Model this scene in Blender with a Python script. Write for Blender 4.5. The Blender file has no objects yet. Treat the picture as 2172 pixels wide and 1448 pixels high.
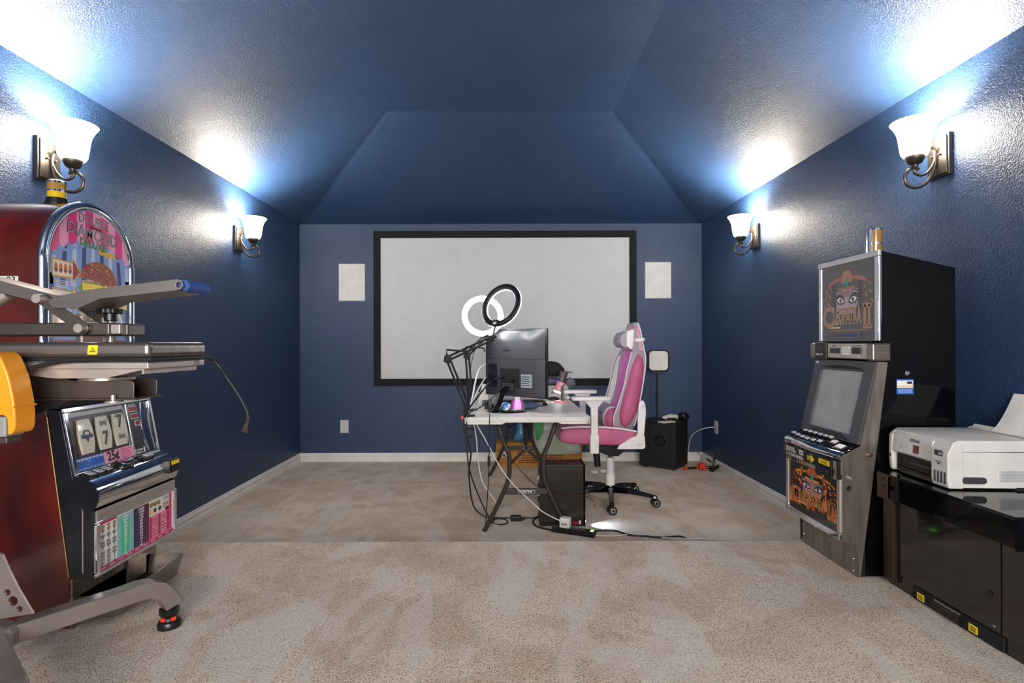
import bpy, bmesh, math, random
from mathutils import Matrix, Vector
random.seed(7)
SC = bpy.context.scene
COL = SC.collection
PI = math.pi
# ---------------------------------------------------------------- camera, world, lights, exposure
CH = 1.18; FPX = 1200.0; VX = 1065.0; VY = 730.0
cam_d = bpy.data.cameras.new('camera'); cam = bpy.data.objects.new('camera', cam_d); COL.objects.link(cam)
cam.location = (0, 0, CH); cam.rotation_euler = (PI/2, math.radians(0.15), 0)
cam_d.sensor_width = 36; cam_d.lens = 36*FPX/2172
cam_d.shift_x = (1086-VX)/2172; cam_d.shift_y = (VY-724)/2172
cam_d.clip_start = 0.05
SC.camera = cam
SC.view_settings.view_transform = 'Standard'; SC.view_settings.look = 'None'
SC.view_settings.gamma = 1; SC.view_settings.use_curve_mapping = False
SC.view_settings.exposure = 1.38
w = bpy.data.worlds.new('world'); SC.world = w; w.use_nodes = True
w.node_tree.nodes['Background'].inputs[0].default_value = (0.75, 0.86, 1, 1)
w.node_tree.nodes['Background'].inputs[1].default_value = 0.6
SCONCE_W = 20.0; SHADE_E = 24.0
def light(name, kind, loc, energy, color=(1,1,1), rot=(0,0,0), parent=None, **kw):
    d = bpy.data.lights.new(name, kind); d.energy = energy; d.color = color
    for k, v in kw.items(): setattr(d, k, v)
    o = bpy.data.objects.new(name, d); COL.objects.link(o); o.location = loc; o.rotation_euler = rot
    if parent: o.parent = parent
    return o
# soft fill light added behind the camera, set at an invented window
light('rear_fill_light', 'AREA', (0, -2.52, 1.75), 115, (1, .96, .91), (PI/2, 0, 0), shape='RECTANGLE', size=2.7, size_y=1.45)

# ---------------------------------------------------------------- helpers
def lin(c):
    if isinstance(c, str): c = [int(c[i:i+2], 16) for i in (0, 2, 4)]
    out = []
    for v in c:
        v = v/255.0
        out.append(v/12.92 if v <= .04045 else ((v+.055)/1.055)**2.4)
    return (out[0], out[1], out[2], 1)
MATS = {}
def mat(name, c='808080', rough=.5, metal=0., c2=None, nscale=8., nmix=(.4,.65), bump=0., bscale=60., bdist=.002, coat=0., emit=0., ecol=None,
        spec=.5, alpha=1., trans=0., stretch=None, detail=3., rvar=0.):
    if name in MATS: return MATS[name]
    m = bpy.data.materials.new(name); m.use_nodes = True
    nt = m.node_tree; b = nt.nodes['Principled BSDF']
    b.inputs['Base Color'].default_value = lin(c); b.inputs['Roughness'].default_value = rough
    b.inputs['Metallic'].default_value = metal; b.inputs['Specular IOR Level'].default_value = spec
    b.inputs['Coat Weight'].default_value = coat; b.inputs['Coat Roughness'].default_value = .05
    b.inputs['Alpha'].default_value = alpha; b.inputs['Transmission Weight'].default_value = trans
    if emit:
        b.inputs['Emission Color'].default_value = lin(ecol or c); b.inputs['Emission Strength'].default_value = emit
    tc = nt.nodes.new('ShaderNodeTexCoord')
    mp = nt.nodes.new('ShaderNodeMapping'); nt.links.new(tc.outputs['Object'], mp.inputs['Vector'])
    if stretch: mp.inputs['Scale'].default_value = stretch
    if c2 is None:
        L = [int(c[i:i+2], 16) for i in (0, 2, 4)] if isinstance(c, str) else list(c)
        c2 = [min(255, v*.93) for v in L]; nmix = (.35, .7)
    n = nt.nodes.new('ShaderNodeTexNoise'); n.inputs['Scale'].default_value = nscale; n.inputs['Detail'].default_value = detail
    nt.links.new(mp.outputs[0], n.inputs['Vector'])
    r = nt.nodes.new('ShaderNodeValToRGB'); r.color_ramp.elements[0].position = nmix[0]; r.color_ramp.elements[1].position = nmix[1]
    r.color_ramp.elements[0].color = lin(c); r.color_ramp.elements[1].color = lin(c2)
    nt.links.new(n.outputs['Fac'], r.inputs[0]); nt.links.new(r.outputs[0], b.inputs['Base Color'])
    if rvar:
        mr = nt.nodes.new('ShaderNodeMapRange'); mr.inputs['To Min'].default_value = max(0, rough-rvar); mr.inputs['To Max'].default_value = rough+rvar
        nt.links.new(n.outputs['Fac'], mr.inputs['Value']); nt.links.new(mr.outputs[0], b.inputs['Roughness'])
    if bump:
        n2 = nt.nodes.new('ShaderNodeTexNoise'); n2.inputs['Scale'].default_value = bscale; n2.inputs['Detail'].default_value = 2
        nt.links.new(mp.outputs[0], n2.inputs['Vector'])
        bp = nt.nodes.new('ShaderNodeBump'); bp.inputs['Strength'].default_value = bump; bp.inputs['Distance'].default_value = bdist
        nt.links.new(n2.outputs['Fac'], bp.inputs['Height']); nt.links.new(bp.outputs[0], b.inputs['Normal'])
    MATS[name] = m
    return m

def frame(o, x, y):
    x = Vector(x).normalized(); y = Vector(y); z = x.cross(y).normalized(); y = z.cross(x)
    M = Matrix((x, y, z)).transposed().to_4x4(); M.translation = Vector(o)
    return M
def P(px, py, Y): return Vector(((px-VX)/FPX*Y, Y, CH-(py-VY)/FPX*Y))
def F(px, py, z=0.):
    Y = (CH-z)*FPX/(py-VY); return Vector(((px-VX)/FPX*Y, Y, z))
def catmull(pts, seg=6, closed=False):
    pts = [Vector(p) for p in pts]; n = len(pts); out = []
    rng = n if closed else n-1
    for i in range(rng):
        if closed: p0, p1, p2, p3 = pts[i-1], pts[i], pts[(i+1) % n], pts[(i+2) % n]
        else: p0, p1, p2, p3 = pts[max(i-1, 0)], pts[i], pts[i+1], pts[min(i+2, n-1)]
        for k in range(seg):
            t = k/seg; t2 = t*t; t3 = t2*t
            out.append(.5*((2*p1)+(p2-p0)*t+(2*p0-5*p1+4*p2-p3)*t2+(3*p1-p0-3*p2+p3)*t3))
    if not closed: out.append(pts[-1])
    return out
_TXT = {}
def text_geo(s, offset=0., res=2):
    key = (s, offset, res)
    if key not in _TXT:
        cu = bpy.data.curves.new('t', 'FONT'); cu.body = s; cu.size = 1; cu.align_x = 'CENTER'; cu.align_y = 'CENTER'
        cu.offset = offset; cu.resolution_u = res; cu.fill_mode = 'FRONT'
        ob = bpy.data.objects.new('t', cu); me = bpy.data.meshes.new_from_object(ob)
        _TXT[key] = ([tuple(v.co) for v in me.vertices], [tuple(p.vertices) for p in me.polygons])
        bpy.data.objects.remove(ob); bpy.data.curves.remove(cu); bpy.data.meshes.remove(me)
    return _TXT[key]

class MB:
    def __init__(s): s.v = []; s.f = []; s.m = []; s.mats = []
    def mi(s, m):
        if isinstance(m, str): m = MATS[m]
        if m not in s.mats: s.mats.append(m)
        return s.mats.index(m)
    def add(s, vs, fs, m, M=None):
        k = len(s.v); i = s.mi(m)
        for p in vs:
            p = Vector(p); s.v.append(tuple(M @ p) if M is not None else tuple(p))
        for f in fs: s.f.append(tuple(a+k for a in f)); s.m.append(i)
        return s
    def box(s, lo, hi, m, M=None):
        x0, y0, z0 = lo; x1, y1, z1 = hi
        vs = [(x0,y0,z0),(x1,y0,z0),(x1,y1,z0),(x0,y1,z0),(x0,y0,z1),(x1,y0,z1),(x1,y1,z1),(x0,y1,z1)]
        return s.add(vs, [(0,3,2,1),(4,5,6,7),(0,1,5,4),(1,2,6,5),(2,3,7,6),(3,0,4,7)], m, M)
    def loft(s, loops, m, caps=True, closed=True, M=None):
        n = len(loops[0]); vs = [p for l in loops for p in l]; fs = []
        for a in range(len(loops)-1):
            for b in range(n if closed else n-1):
                c = (b+1) % n
                fs.append((a*n+b, a*n+c, (a+1)*n+c, (a+1)*n+b))
        if caps and closed:
            fs.append(tuple(range(n-1, -1, -1))); fs.append(tuple((len(loops)-1)*n+i for i in range(n)))
        return s.add(vs, fs, m, M)
    def cyl(s, p0, p1, r0, m, r1=None, n=16, caps=True):
        r1 = r0 if r1 is None else r1
        p0 = Vector(p0); p1 = Vector(p1); d = (p1-p0).normalized()
        a = d.orthogonal().normalized(); b = d.cross(a)
        L = [[p+(a*math.cos(2*PI*i/n)+b*math.sin(2*PI*i/n))*r for i in range(n)] for p, r in ((p0, r0), (p1, r1))]
        return s.loft(L, m, caps)
    def lathe(s, prof, m, M=None, n=24, caps=False):
        L = [[(r*math.cos(2*PI*i/n), r*math.sin(2*PI*i/n), z) for i in range(n)] for r, z in prof]
        return s.loft(L, m, caps, True, M)
    def tube(s, pts, r, m, n=8, seg=6, closed=False, smooth=True, flat=1., up=None):
        pts = catmull(pts, seg, closed) if smooth else [Vector(p) for p in pts]
        L = []; N = len(pts); a = None
        for i, p in enumerate(pts):
            if closed: d = pts[(i+1) % N]-pts[i-1]
            else: d = pts[min(i+1, N-1)]-pts[max(i-1, 0)]
            d.normalize()
            if up is not None: a = (Vector(up)-d*d.dot(Vector(up))).normalized()
            elif a is None: a = d.orthogonal().normalized()
            else: a = (a-d*a.dot(d)).normalized()
            b = d.cross(a); rr = r[min(i*len(r)//N, len(r)-1)] if isinstance(r, (list, tuple)) else r
            L.append([p+a*math.cos(2*PI*k/n)*rr+b*math.sin(2*PI*k/n)*rr*flat for k in range(n)])
        if closed: L.append(L[0])
        return s.loft(L, m, not closed)
    def prism(s, poly, m, M=None, d=.01, holes=None):
        if not holes:
            n = len(poly); vs = [(x, y, 0) for x, y in poly]+[(x, y, d) for x, y in poly]
            fs = [tuple(range(n-1, -1, -1)), tuple(range(n, 2*n))]+[(i, (i+1) % n, n+(i+1) % n, n+i) for i in range(n)]
            return s.add(vs, fs, m, M)
        bm = bmesh.new(); es = []
        loops = [poly]+holes; allv = []
        for lp in loops:
            vv = [bm.verts.new((x, y, 0)) for x, y in lp]; allv.append(vv)
            es += [bm.edges.new((vv[i], vv[(i+1) % len(vv)])) for i in range(len(vv))]
        bmesh.ops.triangle_fill(bm, use_beauty=True, use_dissolve=False, edges=es)
        bm.verts.index_update()
        base = [(v.co.x, v.co.y) for v in bm.verts]; n = len(base)
        tri = [tuple(v.index for v in f.verts) for f in bm.faces]
        vs = [(x, y, 0) for x, y in base]+[(x, y, d) for x, y in base]
        fs = [t[::-1] for t in tri]+[tuple(a+n for a in t) for t in tri]
        for vv in allv:
            ids = [v.index for v in vv]
            fs += [(ids[i], ids[(i+1) % len(ids)], ids[(i+1) % len(ids)]+n, ids[i]+n) for i in range(len(ids))]
        bm.free()
        return s.add(vs, fs, m, M)
    def pr_xz(s, poly, y0, y1, m):   # polygon given in X,Z and extruded along Y
        return s.add([(x, y0, z) for x, z in poly]+[(x, y1, z) for x, z in poly],
                     [tuple(range(len(poly))), tuple(range(2*len(poly)-1, len(poly)-1, -1))]+
                     [(i, len(poly)+i, len(poly)+(i+1) % len(poly), (i+1) % len(poly)) for i in range(len(poly))], m)
    def face(s, poly, m, M, z=0.):   # flat print
        return s.add([(x, y, z) for x, y in poly], [tuple(range(len(poly)))], m, M)
    def rect(s, x0, y0, x1, y1, m, M, z=0.): return s.face([(x0,y0),(x1,y0),(x1,y1),(x0,y1)], m, M, z)
    def disc(s, x, y, r, m, M, z=0., n=18, ry=None):
        ry = r if ry is None else ry
        return s.face([(x+r*math.cos(2*PI*i/n), y+ry*math.sin(2*PI*i/n)) for i in range(n)], m, M, z)
    def text(s, t, x, y, size, m, M, z=0., offset=0., sx=1., rot=0., shear=0.):
        vs, fs = text_geo(t, offset); c, sn = math.cos(rot), math.sin(rot)
        out = []
        for a, b, _ in vs:
            a = (a+shear*b)*sx*size; b = b*size
            out.append((x+a*c-b*sn, y+a*sn+b*c, z))
        return s.add(out, fs, m, M)
    def scrawl(s, x, y, wd, h, m, M, z=0., n=8):   # print too small to read
        r = random.Random(int(1e5*(x+y+wd)))
        for i in range(n):
            a = x-wd/2+wd*i/n; s.rect(a, y-h/2, a+wd/n*(.55+.3*r.random()), y+h*(.2+.3*r.random()), m, M, z)
        return s
    def build(s, name, parent=None, bevel=0., seg=2, sharp=35, label=None, cat=None, group=None, kind=None, loc=None, world=True, subsurf=0):
        me = bpy.data.meshes.new(name)
        T = None
        if parent is not None and world: T = parent_matrix(parent).inverted()
        elif parent is None and loc is not None: T = Matrix.Translation(Vector(loc)).inverted()
        vs = [tuple(T @ Vector(v)) for v in s.v] if T is not None else s.v
        me.from_pydata(vs, [], s.f); me.polygons.foreach_set('material_index', s.m)
        for m in s.mats: me.materials.append(m)
        bm = bmesh.new(); bm.from_mesh(me); bmesh.ops.recalc_face_normals(bm, faces=bm.faces) if not getattr(s, 'keep', False) else None
        bm.to_mesh(me); bm.free()
        me.polygons.foreach_set('use_smooth', [True]*len(me.polygons))
        me.set_sharp_from_angle(angle=math.radians(sharp))
        me.update()
        o = bpy.data.objects.new(name, me); COL.objects.link(o)
        if parent is not None: o.parent = parent
        elif loc is not None: o.location = loc
        if subsurf:
            md = o.modifiers.new('subdivision', 'SUBSURF'); md.levels = subsurf; md.render_levels = subsurf
        if bevel:
            md = o.modifiers.new('bevel', 'BEVEL'); md.width = bevel; md.segments = seg; md.limit_method = 'ANGLE'; md.angle_limit = math.radians(40); md.harden_normals = True
        if label: o['label'] = label
        if cat: o['category'] = cat
        if group: o['group'] = group
        if kind: o['kind'] = kind
        return o
_PM = {}
def parent_matrix(o):
    M = Matrix.Translation(o.location) @ o.rotation_euler.to_matrix().to_4x4()
    return parent_matrix(o.parent) @ M if o.parent else M
def thing(name, label, cat, loc, rotz=0., group=None):
    o = bpy.data.objects.new(name, None); COL.objects.link(o); o.empty_display_size = .1
    o.location = loc; o.rotation_euler = (0, 0, rotz); o['label'] = label; o['category'] = cat
    if group: o['group'] = group
    return o
def copy_tree(o, parent=None):
    c = o.copy(); COL.objects.link(c); c.parent = parent
    for ch in [x for x in COL.objects if x.parent == o]: copy_tree(ch, c)
    return c

# ---------------------------------------------------------------- materials
def wall_material():
    m = bpy.data.materials.new('navy_orange_peel_paint'); m.use_nodes = True; nt = m.node_tree; b = nt.nodes['Principled BSDF']
    tc = nt.nodes.new('ShaderNodeTexCoord')
    n = nt.nodes.new('ShaderNodeTexNoise'); n.inputs['Scale'].default_value = 3; nt.links.new(tc.outputs['Object'], n.inputs['Vector'])
    r = nt.nodes.new('ShaderNodeValToRGB'); r.color_ramp.elements[0].color = lin('233a5c'); r.color_ramp.elements[1].color = lin('274062')
    nt.links.new(n.outputs['Fac'], r.inputs[0]); nt.links.new(r.outputs[0], b.inputs['Base Color'])
    b.inputs['Roughness'].default_value = .43; b.inputs['Specular IOR Level'].default_value = .55
    a = nt.nodes.new('ShaderNodeTexNoise'); a.inputs['Scale'].default_value = 135; a.inputs['Detail'].default_value = 1.5; a.inputs['Distortion'].default_value = .6
    nt.links.new(tc.outputs['Object'], a.inputs['Vector'])
    rr = nt.nodes.new('ShaderNodeMapRange'); rr.inputs['From Min'].default_value = .38; rr.inputs['From Max'].default_value = .68; rr.interpolation_type = 'SMOOTHSTEP'
    nt.links.new(a.outputs['Fac'], rr.inputs['Value'])
    bp = nt.nodes.new('ShaderNodeBump'); bp.inputs['Strength'].default_value = .5; bp.inputs['Distance'].default_value = .0026
    nt.links.new(rr.outputs[0], bp.inputs['Height']); nt.links.new(bp.outputs[0], b.inputs['Normal'])
    MATS['wall'] = m
wall_material()
def carpet_material():
    m = bpy.data.materials.new('beige_cut_pile_carpet'); m.use_nodes = True; nt = m.node_tree; b = nt.nodes['Principled BSDF']
    tc = nt.nodes.new('ShaderNodeTexCoord'); O = tc.outputs['Object']
    def noise(sc, det, dist=0., mapsc=None):
        n = nt.nodes.new('ShaderNodeTexNoise'); n.inputs['Scale'].default_value = sc; n.inputs['Detail'].default_value = det; n.inputs['Distortion'].default_value = dist
        if mapsc:
            mp = nt.nodes.new('ShaderNodeMapping'); mp.inputs['Scale'].default_value = mapsc; nt.links.new(O, mp.inputs['Vector']); nt.links.new(mp.outputs[0], n.inputs['Vector'])
        else: nt.links.new(O, n.inputs['Vector'])
        return n
    f = noise(230, 4, .4)
    r = nt.nodes.new('ShaderNodeValToRGB'); e = r.color_ramp.elements
    e[0].position = .34; e[0].color = lin('7d6a5a'); e[1].position = .6; e[1].color = lin('fbeee0')
    x = e.new(.45); x.color = lin('decdbc')
    nt.links.new(f.outputs['Fac'], r.inputs[0])
    big = noise(2.1, 4, 1.4); r2 = nt.nodes.new('ShaderNodeValToRGB'); r2.color_ramp.elements[0].position = .42; r2.color_ramp.elements[1].position = .58
    r2.color_ramp.elements[0].color = lin('ece0d3'); r2.color_ramp.elements[1].color = lin('fffaf3')
    nt.links.new(big.outputs['Fac'], r2.inputs[0])
    mx = nt.nodes.new('ShaderNodeMix'); mx.data_type = 'RGBA'; mx.blend_type = 'MULTIPLY'; mx.inputs['Factor'].default_value = 1
    nt.links.new(r.outputs[0], mx.inputs['A']); nt.links.new(r2.outputs[0], mx.inputs['B'])
    foot = noise(2.6, 3, .9, (2.0, .75, 1)); r3 = nt.nodes.new('ShaderNodeValToRGB'); r3.color_ramp.elements[0].position = .50; r3.color_ramp.elements[1].position = .57
    r3.color_ramp.elements[0].color = (0, 0, 0, 1); r3.color_ramp.elements[1].color = (.35, .35, .35, 1); nt.links.new(foot.outputs['Fac'], r3.inputs[0])
    mx2 = nt.nodes.new('ShaderNodeMix'); mx2.data_type = 'RGBA'; nt.links.new(r3.outputs[0], mx2.inputs['Factor']); nt.links.new(mx.outputs['Result'], mx2.inputs['A'])
    mx2.inputs['B'].default_value = lin('f0e6db'); nt.links.new(mx2.outputs['Result'], b.inputs['Base Color'])
    b.inputs['Roughness'].default_value = .95; b.inputs['Specular IOR Level'].default_value = .1; b.inputs['Sheen Weight'].default_value = .15
    bp = nt.nodes.new('ShaderNodeBump'); bp.inputs['Strength'].default_value = .9; bp.inputs['Distance'].default_value = .008
    nt.links.new(f.outputs['Fac'], bp.inputs['Height']); nt.links.new(bp.outputs[0], b.inputs['Normal'])
    MATS['carpet'] = m
carpet_material()
mat('white_trim', 'e6e2da', .35)
mat('sconce_metal', '544d47', .38, .85, rvar=.06)
mat('screen_cloth', 'c9cacb', .8, c2='c6c7c8')
mat('black_felt', '0a0a0c', .85, c2='101013')
mat('grille_white', 'd4d3d0', .5, bump=.15, bscale=500, bdist=.001)
mat('plastic_white', 'd3d0cb', .38)
mat('plastic_grey', '8d8c8b', .45)
mat('black_plastic', '121214', .35, bump=.05, bscale=300)
mat('black_matte', '0b0b0c', .7)
mat('black_gloss', '060709', .06, c2='08090c', spec=.25)
mat('black_satin', '121317', .25, c2='1c1d22')
mat('chrome', 'dfe0e4', .06, 1, c2='cfd0d6')
mat('steel', '948a83', .33, .88, c2='847a74', nscale=3, stretch=(1, 12, 12), rvar=.05)
mat('stainless', '988f86', .3, .75, c2='7d756d', nscale=5, stretch=(8, 8, 1), rvar=.06)
mat('dark_steel', '665c57', .38, .75)
mat('silver_paint', 'a39992', .33, .7)
mat('rubber_black', '101011', .6)
mat('bracket_dark', '3c3938', .45, .5)
mat('alu', 'c6bab0', .36, .7)
mat('brass', 'b58d62', .3, 1)
mat('wood_red', '651a0e', .2, coat=.3, c2='38100a', nscale=6, nmix=(.35,.7), detail=6, stretch=(1, 1, .6))
mat('table_plastic', 'd2cdc6', .42, bump=.08, bscale=300, bdist=.001)
mat('table_tube', '3f3834', .42, .4)
mat('orange', 'f09a1e', .3)
mat('orange_red', 'e8441c', .45)
mat('yellow', 'f2d21c', .5)
mat('blue_rubber', '2c4f8f', .5)
mat('cardboard', 'b8843e', .8, c2='a87637', nscale=12)
mat('paper', 'dddcd8', .8)
mat('ink', '14120f', .6)
mat('red', 'b3141c', .35); mat('red_led', '8e1016', .25, emit=.08)
mat('glass_amber', '9c7636', .12, coat=.5); mat('glass_yellow', 'd9b21a', .12, coat=.5)
for n_, c_ in (('a_pink','ea2f86'),('a_lpink','f2a3bd'),('a_blue','7d9bd0'),('a_navy','22396f'),('a_lblue','b9c8e6'),('a_cream','e8e0c8'),('a_brown','9a4b22'),('a_dbrown','6b2413'),
               ('a_gold','d99a2a'),('a_lgold','f0d488'),('a_green','5c8a2c'),('a_white','f0eee8'),('a_teal','3fd0a0'),('a_lteal','8fc3c6'),('a_purple','4a2459'),('a_dteal','123a46'),('a_mag','c41f5c'),
               ('a_rose','e8608c'),('a_grey','55555a'),('a_silver','c8c8cc'),('a_black','0d0c0d'),('a_orange','d8661a'),('a_skin','b98a86'),('a_plum','5f2238'),('a_turq','2f8f8c'),('a_red','8e1a1a'),('a_dgrey','3a393c'),('a_bluep','2860c0'),('a_yel','f0d020')):
    mat(n_, c_, .3, coat=.35)
mat('lcd', '9a9c9e', .1, coat=.4, c2='8f9194'); mat('bezel', '3c3e43', .42)
# ---------------------------------------------------------------- room
XL, XR, YB, ZW, RIS, YR = -2.05, 2.025, 5.73, 2.41, .19, 2.87
REAR = -2.5
b = MB()
prof = [(REAR, RIS), (YR-.03, RIS), (YR-.012, RIS-.004), (YR-.002, RIS-.016), (YR, RIS-.032), (YR-.012, RIS-.05), (YR-.015, 0), (YB+.02, 0)]
prof = prof + [(YB+.02, -.06), (REAR, -.06)]
b.add([(XL-.02, y, z) for y, z in prof]+[(XR+.02, y, z) for y, z in prof],
      [(i, (i+1) % 10, 10+(i+1) % 10, 10+i) for i in range(10)]+[tuple(range(9, -1, -1)), tuple(range(10, 20))], 'carpet')
b.build('floor', kind='structure', sharp=50)
b = MB(); b.box((XL-.12, REAR, 0), (XL, YB+.2, ZW), 'wall'); b.build('wall_left', kind='structure')
b = MB(); b.box((XR, REAR, 0), (XR+.12, YB+.2, ZW), 'wall'); b.build('wall_right', kind='structure')
b = MB(); b.box((XL-.01, YB, 0), (XR+.01, YB+.1, ZW), 'wall'); b.build('wall_back', kind='structure', bevel=.014, seg=3)
# hip ceiling: flat top, two long slopes, far hip
YC, ZC, WL, WR, YH = 4.65, 3.09, -.957, .92, YB+.1
b = MB()
vs = [(XL, REAR, ZW), (WL, REAR, ZC), (WR, REAR, ZC), (XR, REAR, ZW), (XL, YH, ZW), (WL, YC, ZC), (WR, YC, ZC), (XR, YH, ZW)]
b.add(vs, [(0, 4, 5, 1), (1, 5, 6, 2), (2, 6, 7, 3), (5, 4, 7, 6)], 'wall')
b.build('ceiling', kind='structure', bevel=.03, seg=4, sharp=70)
# unseen wall behind the camera; its wide window is added to admit fill light
b = MB()
M = frame((0, REAR, 0), (1, 0, 0), (0, 0, 1))
b.prism([(XL-.1, 0), (XR+.1, 0), (XR+.1, ZW), (WR, ZC), (WL, ZC), (XL-.1, ZW)], 'wall', M, .1, holes=[[(-1.4, 1.0), (1.4, 1.0), (1.4, 2.5), (-1.4, 2.5)]])
b.build('wall_rear', kind='structure')
wn = bpy.data.objects.new('added_window_1', None); COL.objects.link(wn); wn.location = (0, REAR, 1.0); wn['kind'] = 'structure'
for x0, x1, z0, z1 in ((-1.4, 1.4, 1.0, 1.06), (-1.4, 1.4, 2.44, 2.5), (-1.4, -1.34, 1.06, 2.44), (1.34, 1.4, 1.06, 2.44), (-.03, .03, 1.06, 2.44)):
    b = MB(); b.box((x0, REAR-.06, z0), (x1, REAR+.02, z1), 'white_trim'); b.build('added_window_frame', wn)
# baseboards with stepped moulding
BB = [(0, 0), (.018, 0), (.018, .03), (.013, .036), (.015, .062), (.008, .07), (.008, .078), (.004, .083), (0, .085)]
def baseboard(name, p0, p1, nrm, z0=0.):
    b = MB(); p0 = Vector(p0); p1 = Vector(p1); nrm = Vector(nrm)
    b.loft([[p+nrm*d+Vector((0, 0, z0+z)) for d, z in BB] for p in (p0, p1)], 'white_trim')
    b.build(name, kind='structure', sharp=25)
baseboard('baseboard_left', (XL, YR, 0), (XL, YB, 0), (1, 0, 0))
baseboard('baseboard_right', (XR, YR, 0), (XR, YB, 0), (-1, 0, 0))
baseboard('baseboard_back', (XL, YB, 0), (XR, YB, 0), (0, -1, 0))
baseboard('baseboard_left_rear', (XL, REAR, 0), (XL, YR, 0), (1, 0, 0), RIS)
baseboard('baseboard_right_rear', (XR, REAR, 0), (XR, YR, 0), (-1, 0, 0), RIS)

# ---------------------------------------------------------------- wall sconces
mat('frosted_glass', 'fff6e8', .4, emit=SHADE_E, ecol='fff3e2')
def make_sconce():
    t = thing('wall_sconce', '', 'wall lamp', (0, 0, 0), 0, 'bell glass wall sconces')
    b = MB(); b.box((0, -.065, -.095), (.02, .065, .095), 'sconce_metal'); b.box((.02, -.056, -.086), (.026, .056, .086), 'sconce_metal')
    bp = b.build('backplate', t, bevel=.003, world=False)
    for y, z in ((-.022, .005), (.022, .005)):
        c = MB(); c.lathe([(.004, 0), (.004, .004), (.006, .006), (.004, .011), (0, .012)], 'sconce_metal', frame((.026, y, z), (0, 1, 0), (0, 0, 1)), 10); c.build('screw', bp, world=False)
    b = MB()
    b.tube([(.125, 0, -.046), (.150, 0, -.056), (.172, 0, -.082), (.170, 0, -.115), (.142, 0, -.138), (.1, 0, -.135), (.062, 0, -.105), (.038, 0, -.05), (.032, 0, .005), (.040, 0, .035), (.056, 0, .042), (.066, 0, .034)], .0075, 'sconce_metal', 8, 6)
    b.build('scroll_arm', t, world=False)
    b = MB()
    b.tube([(.033, 0, -.012), (.048, 0, -.045), (.074, 0, -.075), (.1, 0, -.085), (.116, 0, -.077), (.121, 0, -.062), (.113, 0, -.052), (.106, 0, -.058)], .0055, 'sconce_metal', 8, 6)
    b.tube([(.1, 0, -.085), (.122, 0, -.076), (.132, 0, -.058), (.125, 0, -.046)], .0065, 'sconce_metal', 8, 5)
    b.build('scroll', t, world=False)
    b = MB(); b.lathe([(.0, -.048), (.012, -.046), (.014, -.036), (.028, -.028), (.037, -.012), (.04, -.002), (.04, .004), (.0, .004)], 'sconce_metal', Matrix.Translation((.125, 0, 0)), 24)
    b.build('lamp_holder', t, world=False)
    b = MB(); b.keep = True
    pr = [(.022, .002), (.046, .004), (.055, .018), (.061, .05), (.065, .085), (.072, .115), (.083, .14), (.094, .155), (.098, .161)]
    inn = [(.095, .163), (.090, .156), (.078, .139), (.067, .113), (.060, .085), (.056, .05), (.050, .02), (.04, .009), (.022, .007)]
    b.lathe(pr+inn, 'frosted_glass', Matrix.Translation((.125, 0, 0)), 32); b.build('glass_shade', t, sharp=60, world=False)
    light('bulb', 'POINT', (.125, 0, .10), SCONCE_W, (1, .95, .88), parent=t, shadow_soft_size=.03)
    return t
sc0 = make_sconce()
SP = [(XL, 2.54, 2.008, 0, 'bell glass wall sconce above the round topped slot machine, nearest on left wall'),
      (XL, 4.38, 2.0, 0, 'small looking bell glass wall sconce on left wall near the screen wall'),
      (XR, 2.6, 2.035, PI, 'bell glass wall sconce high above the printer, nearest on right wall'),
      (XR, 4.5, 2.03, PI, 'small looking bell glass wall sconce on right wall beyond the tall black slot machine')]
for i, (x, y, z, r, lb) in enumerate(SP):
    o = sc0 if i == 0 else copy_tree(sc0)
    o.location = (x, y, z); o.rotation_euler = (0, 0, r); o['label'] = lb

# ---------------------------------------------------------------- projection screen, in-wall speakers, wall plates
t = thing('projection_screen', 'large white projection screen in a wide black felt frame on back wall', 'screen', (.03, YB, .767))
x0, x1, z0, z1 = -1.292, 1.354, .767, 2.322
b = MB(); b.box((x0+.05, YB-.022, z0+.05), (x1-.05, YB-.012, z1-.05), 'screen_cloth'); b.build('screen_surface', t)
for q in (((x0, z0), (x1, z0+.068)), ((x0, z1-.068), (x1, z1)), ((x0, z0+.068), (x0+.068, z1-.068)), ((x1-.068, z0+.068), (x1, z1-.068))):
    b = MB(); b.box((q[0][0], YB-.045, q[0][1]), (q[1][0], YB, q[1][1]), 'black_felt'); b.build('frame_bar', t, bevel=.006)
for xa, xb_, za, zb, lb in ((-1.652, -1.385, 1.622, 1.998, 'white rectangular in-wall speaker grille left of the projection screen'),
                            (1.447, 1.713, 1.64, 2.008, 'white rectangular in-wall speaker grille right of the projection screen')):
    t = thing('wall_speaker', lb, 'speaker', ((xa+xb_)/2, YB, za), 0, 'in-wall speakers beside the screen')
    b = MB(); b.box((xa, YB-.008, za), (xb_, YB, zb), 'plastic_white'); b.build('bezel', t, bevel=.003)
    b = MB(); b.box((xa+.006, YB-.012, za+.006), (xb_-.006, YB-.004, zb-.006), 'grille_white'); b.build('grille', t, bevel=.003)
t = thing('power_outlet', 'white duplex power outlet on back wall left of desk', 'outlet', (-1.6, YB, .3))
M = frame((-1.6, YB, .352), (1, 0, 0), (0, 0, 1))
b = MB(); b.box((-1.64, YB-.006, .288), (-1.557, YB, .418), 'plastic_white'); b.build('plate', t, bevel=.003)
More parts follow.
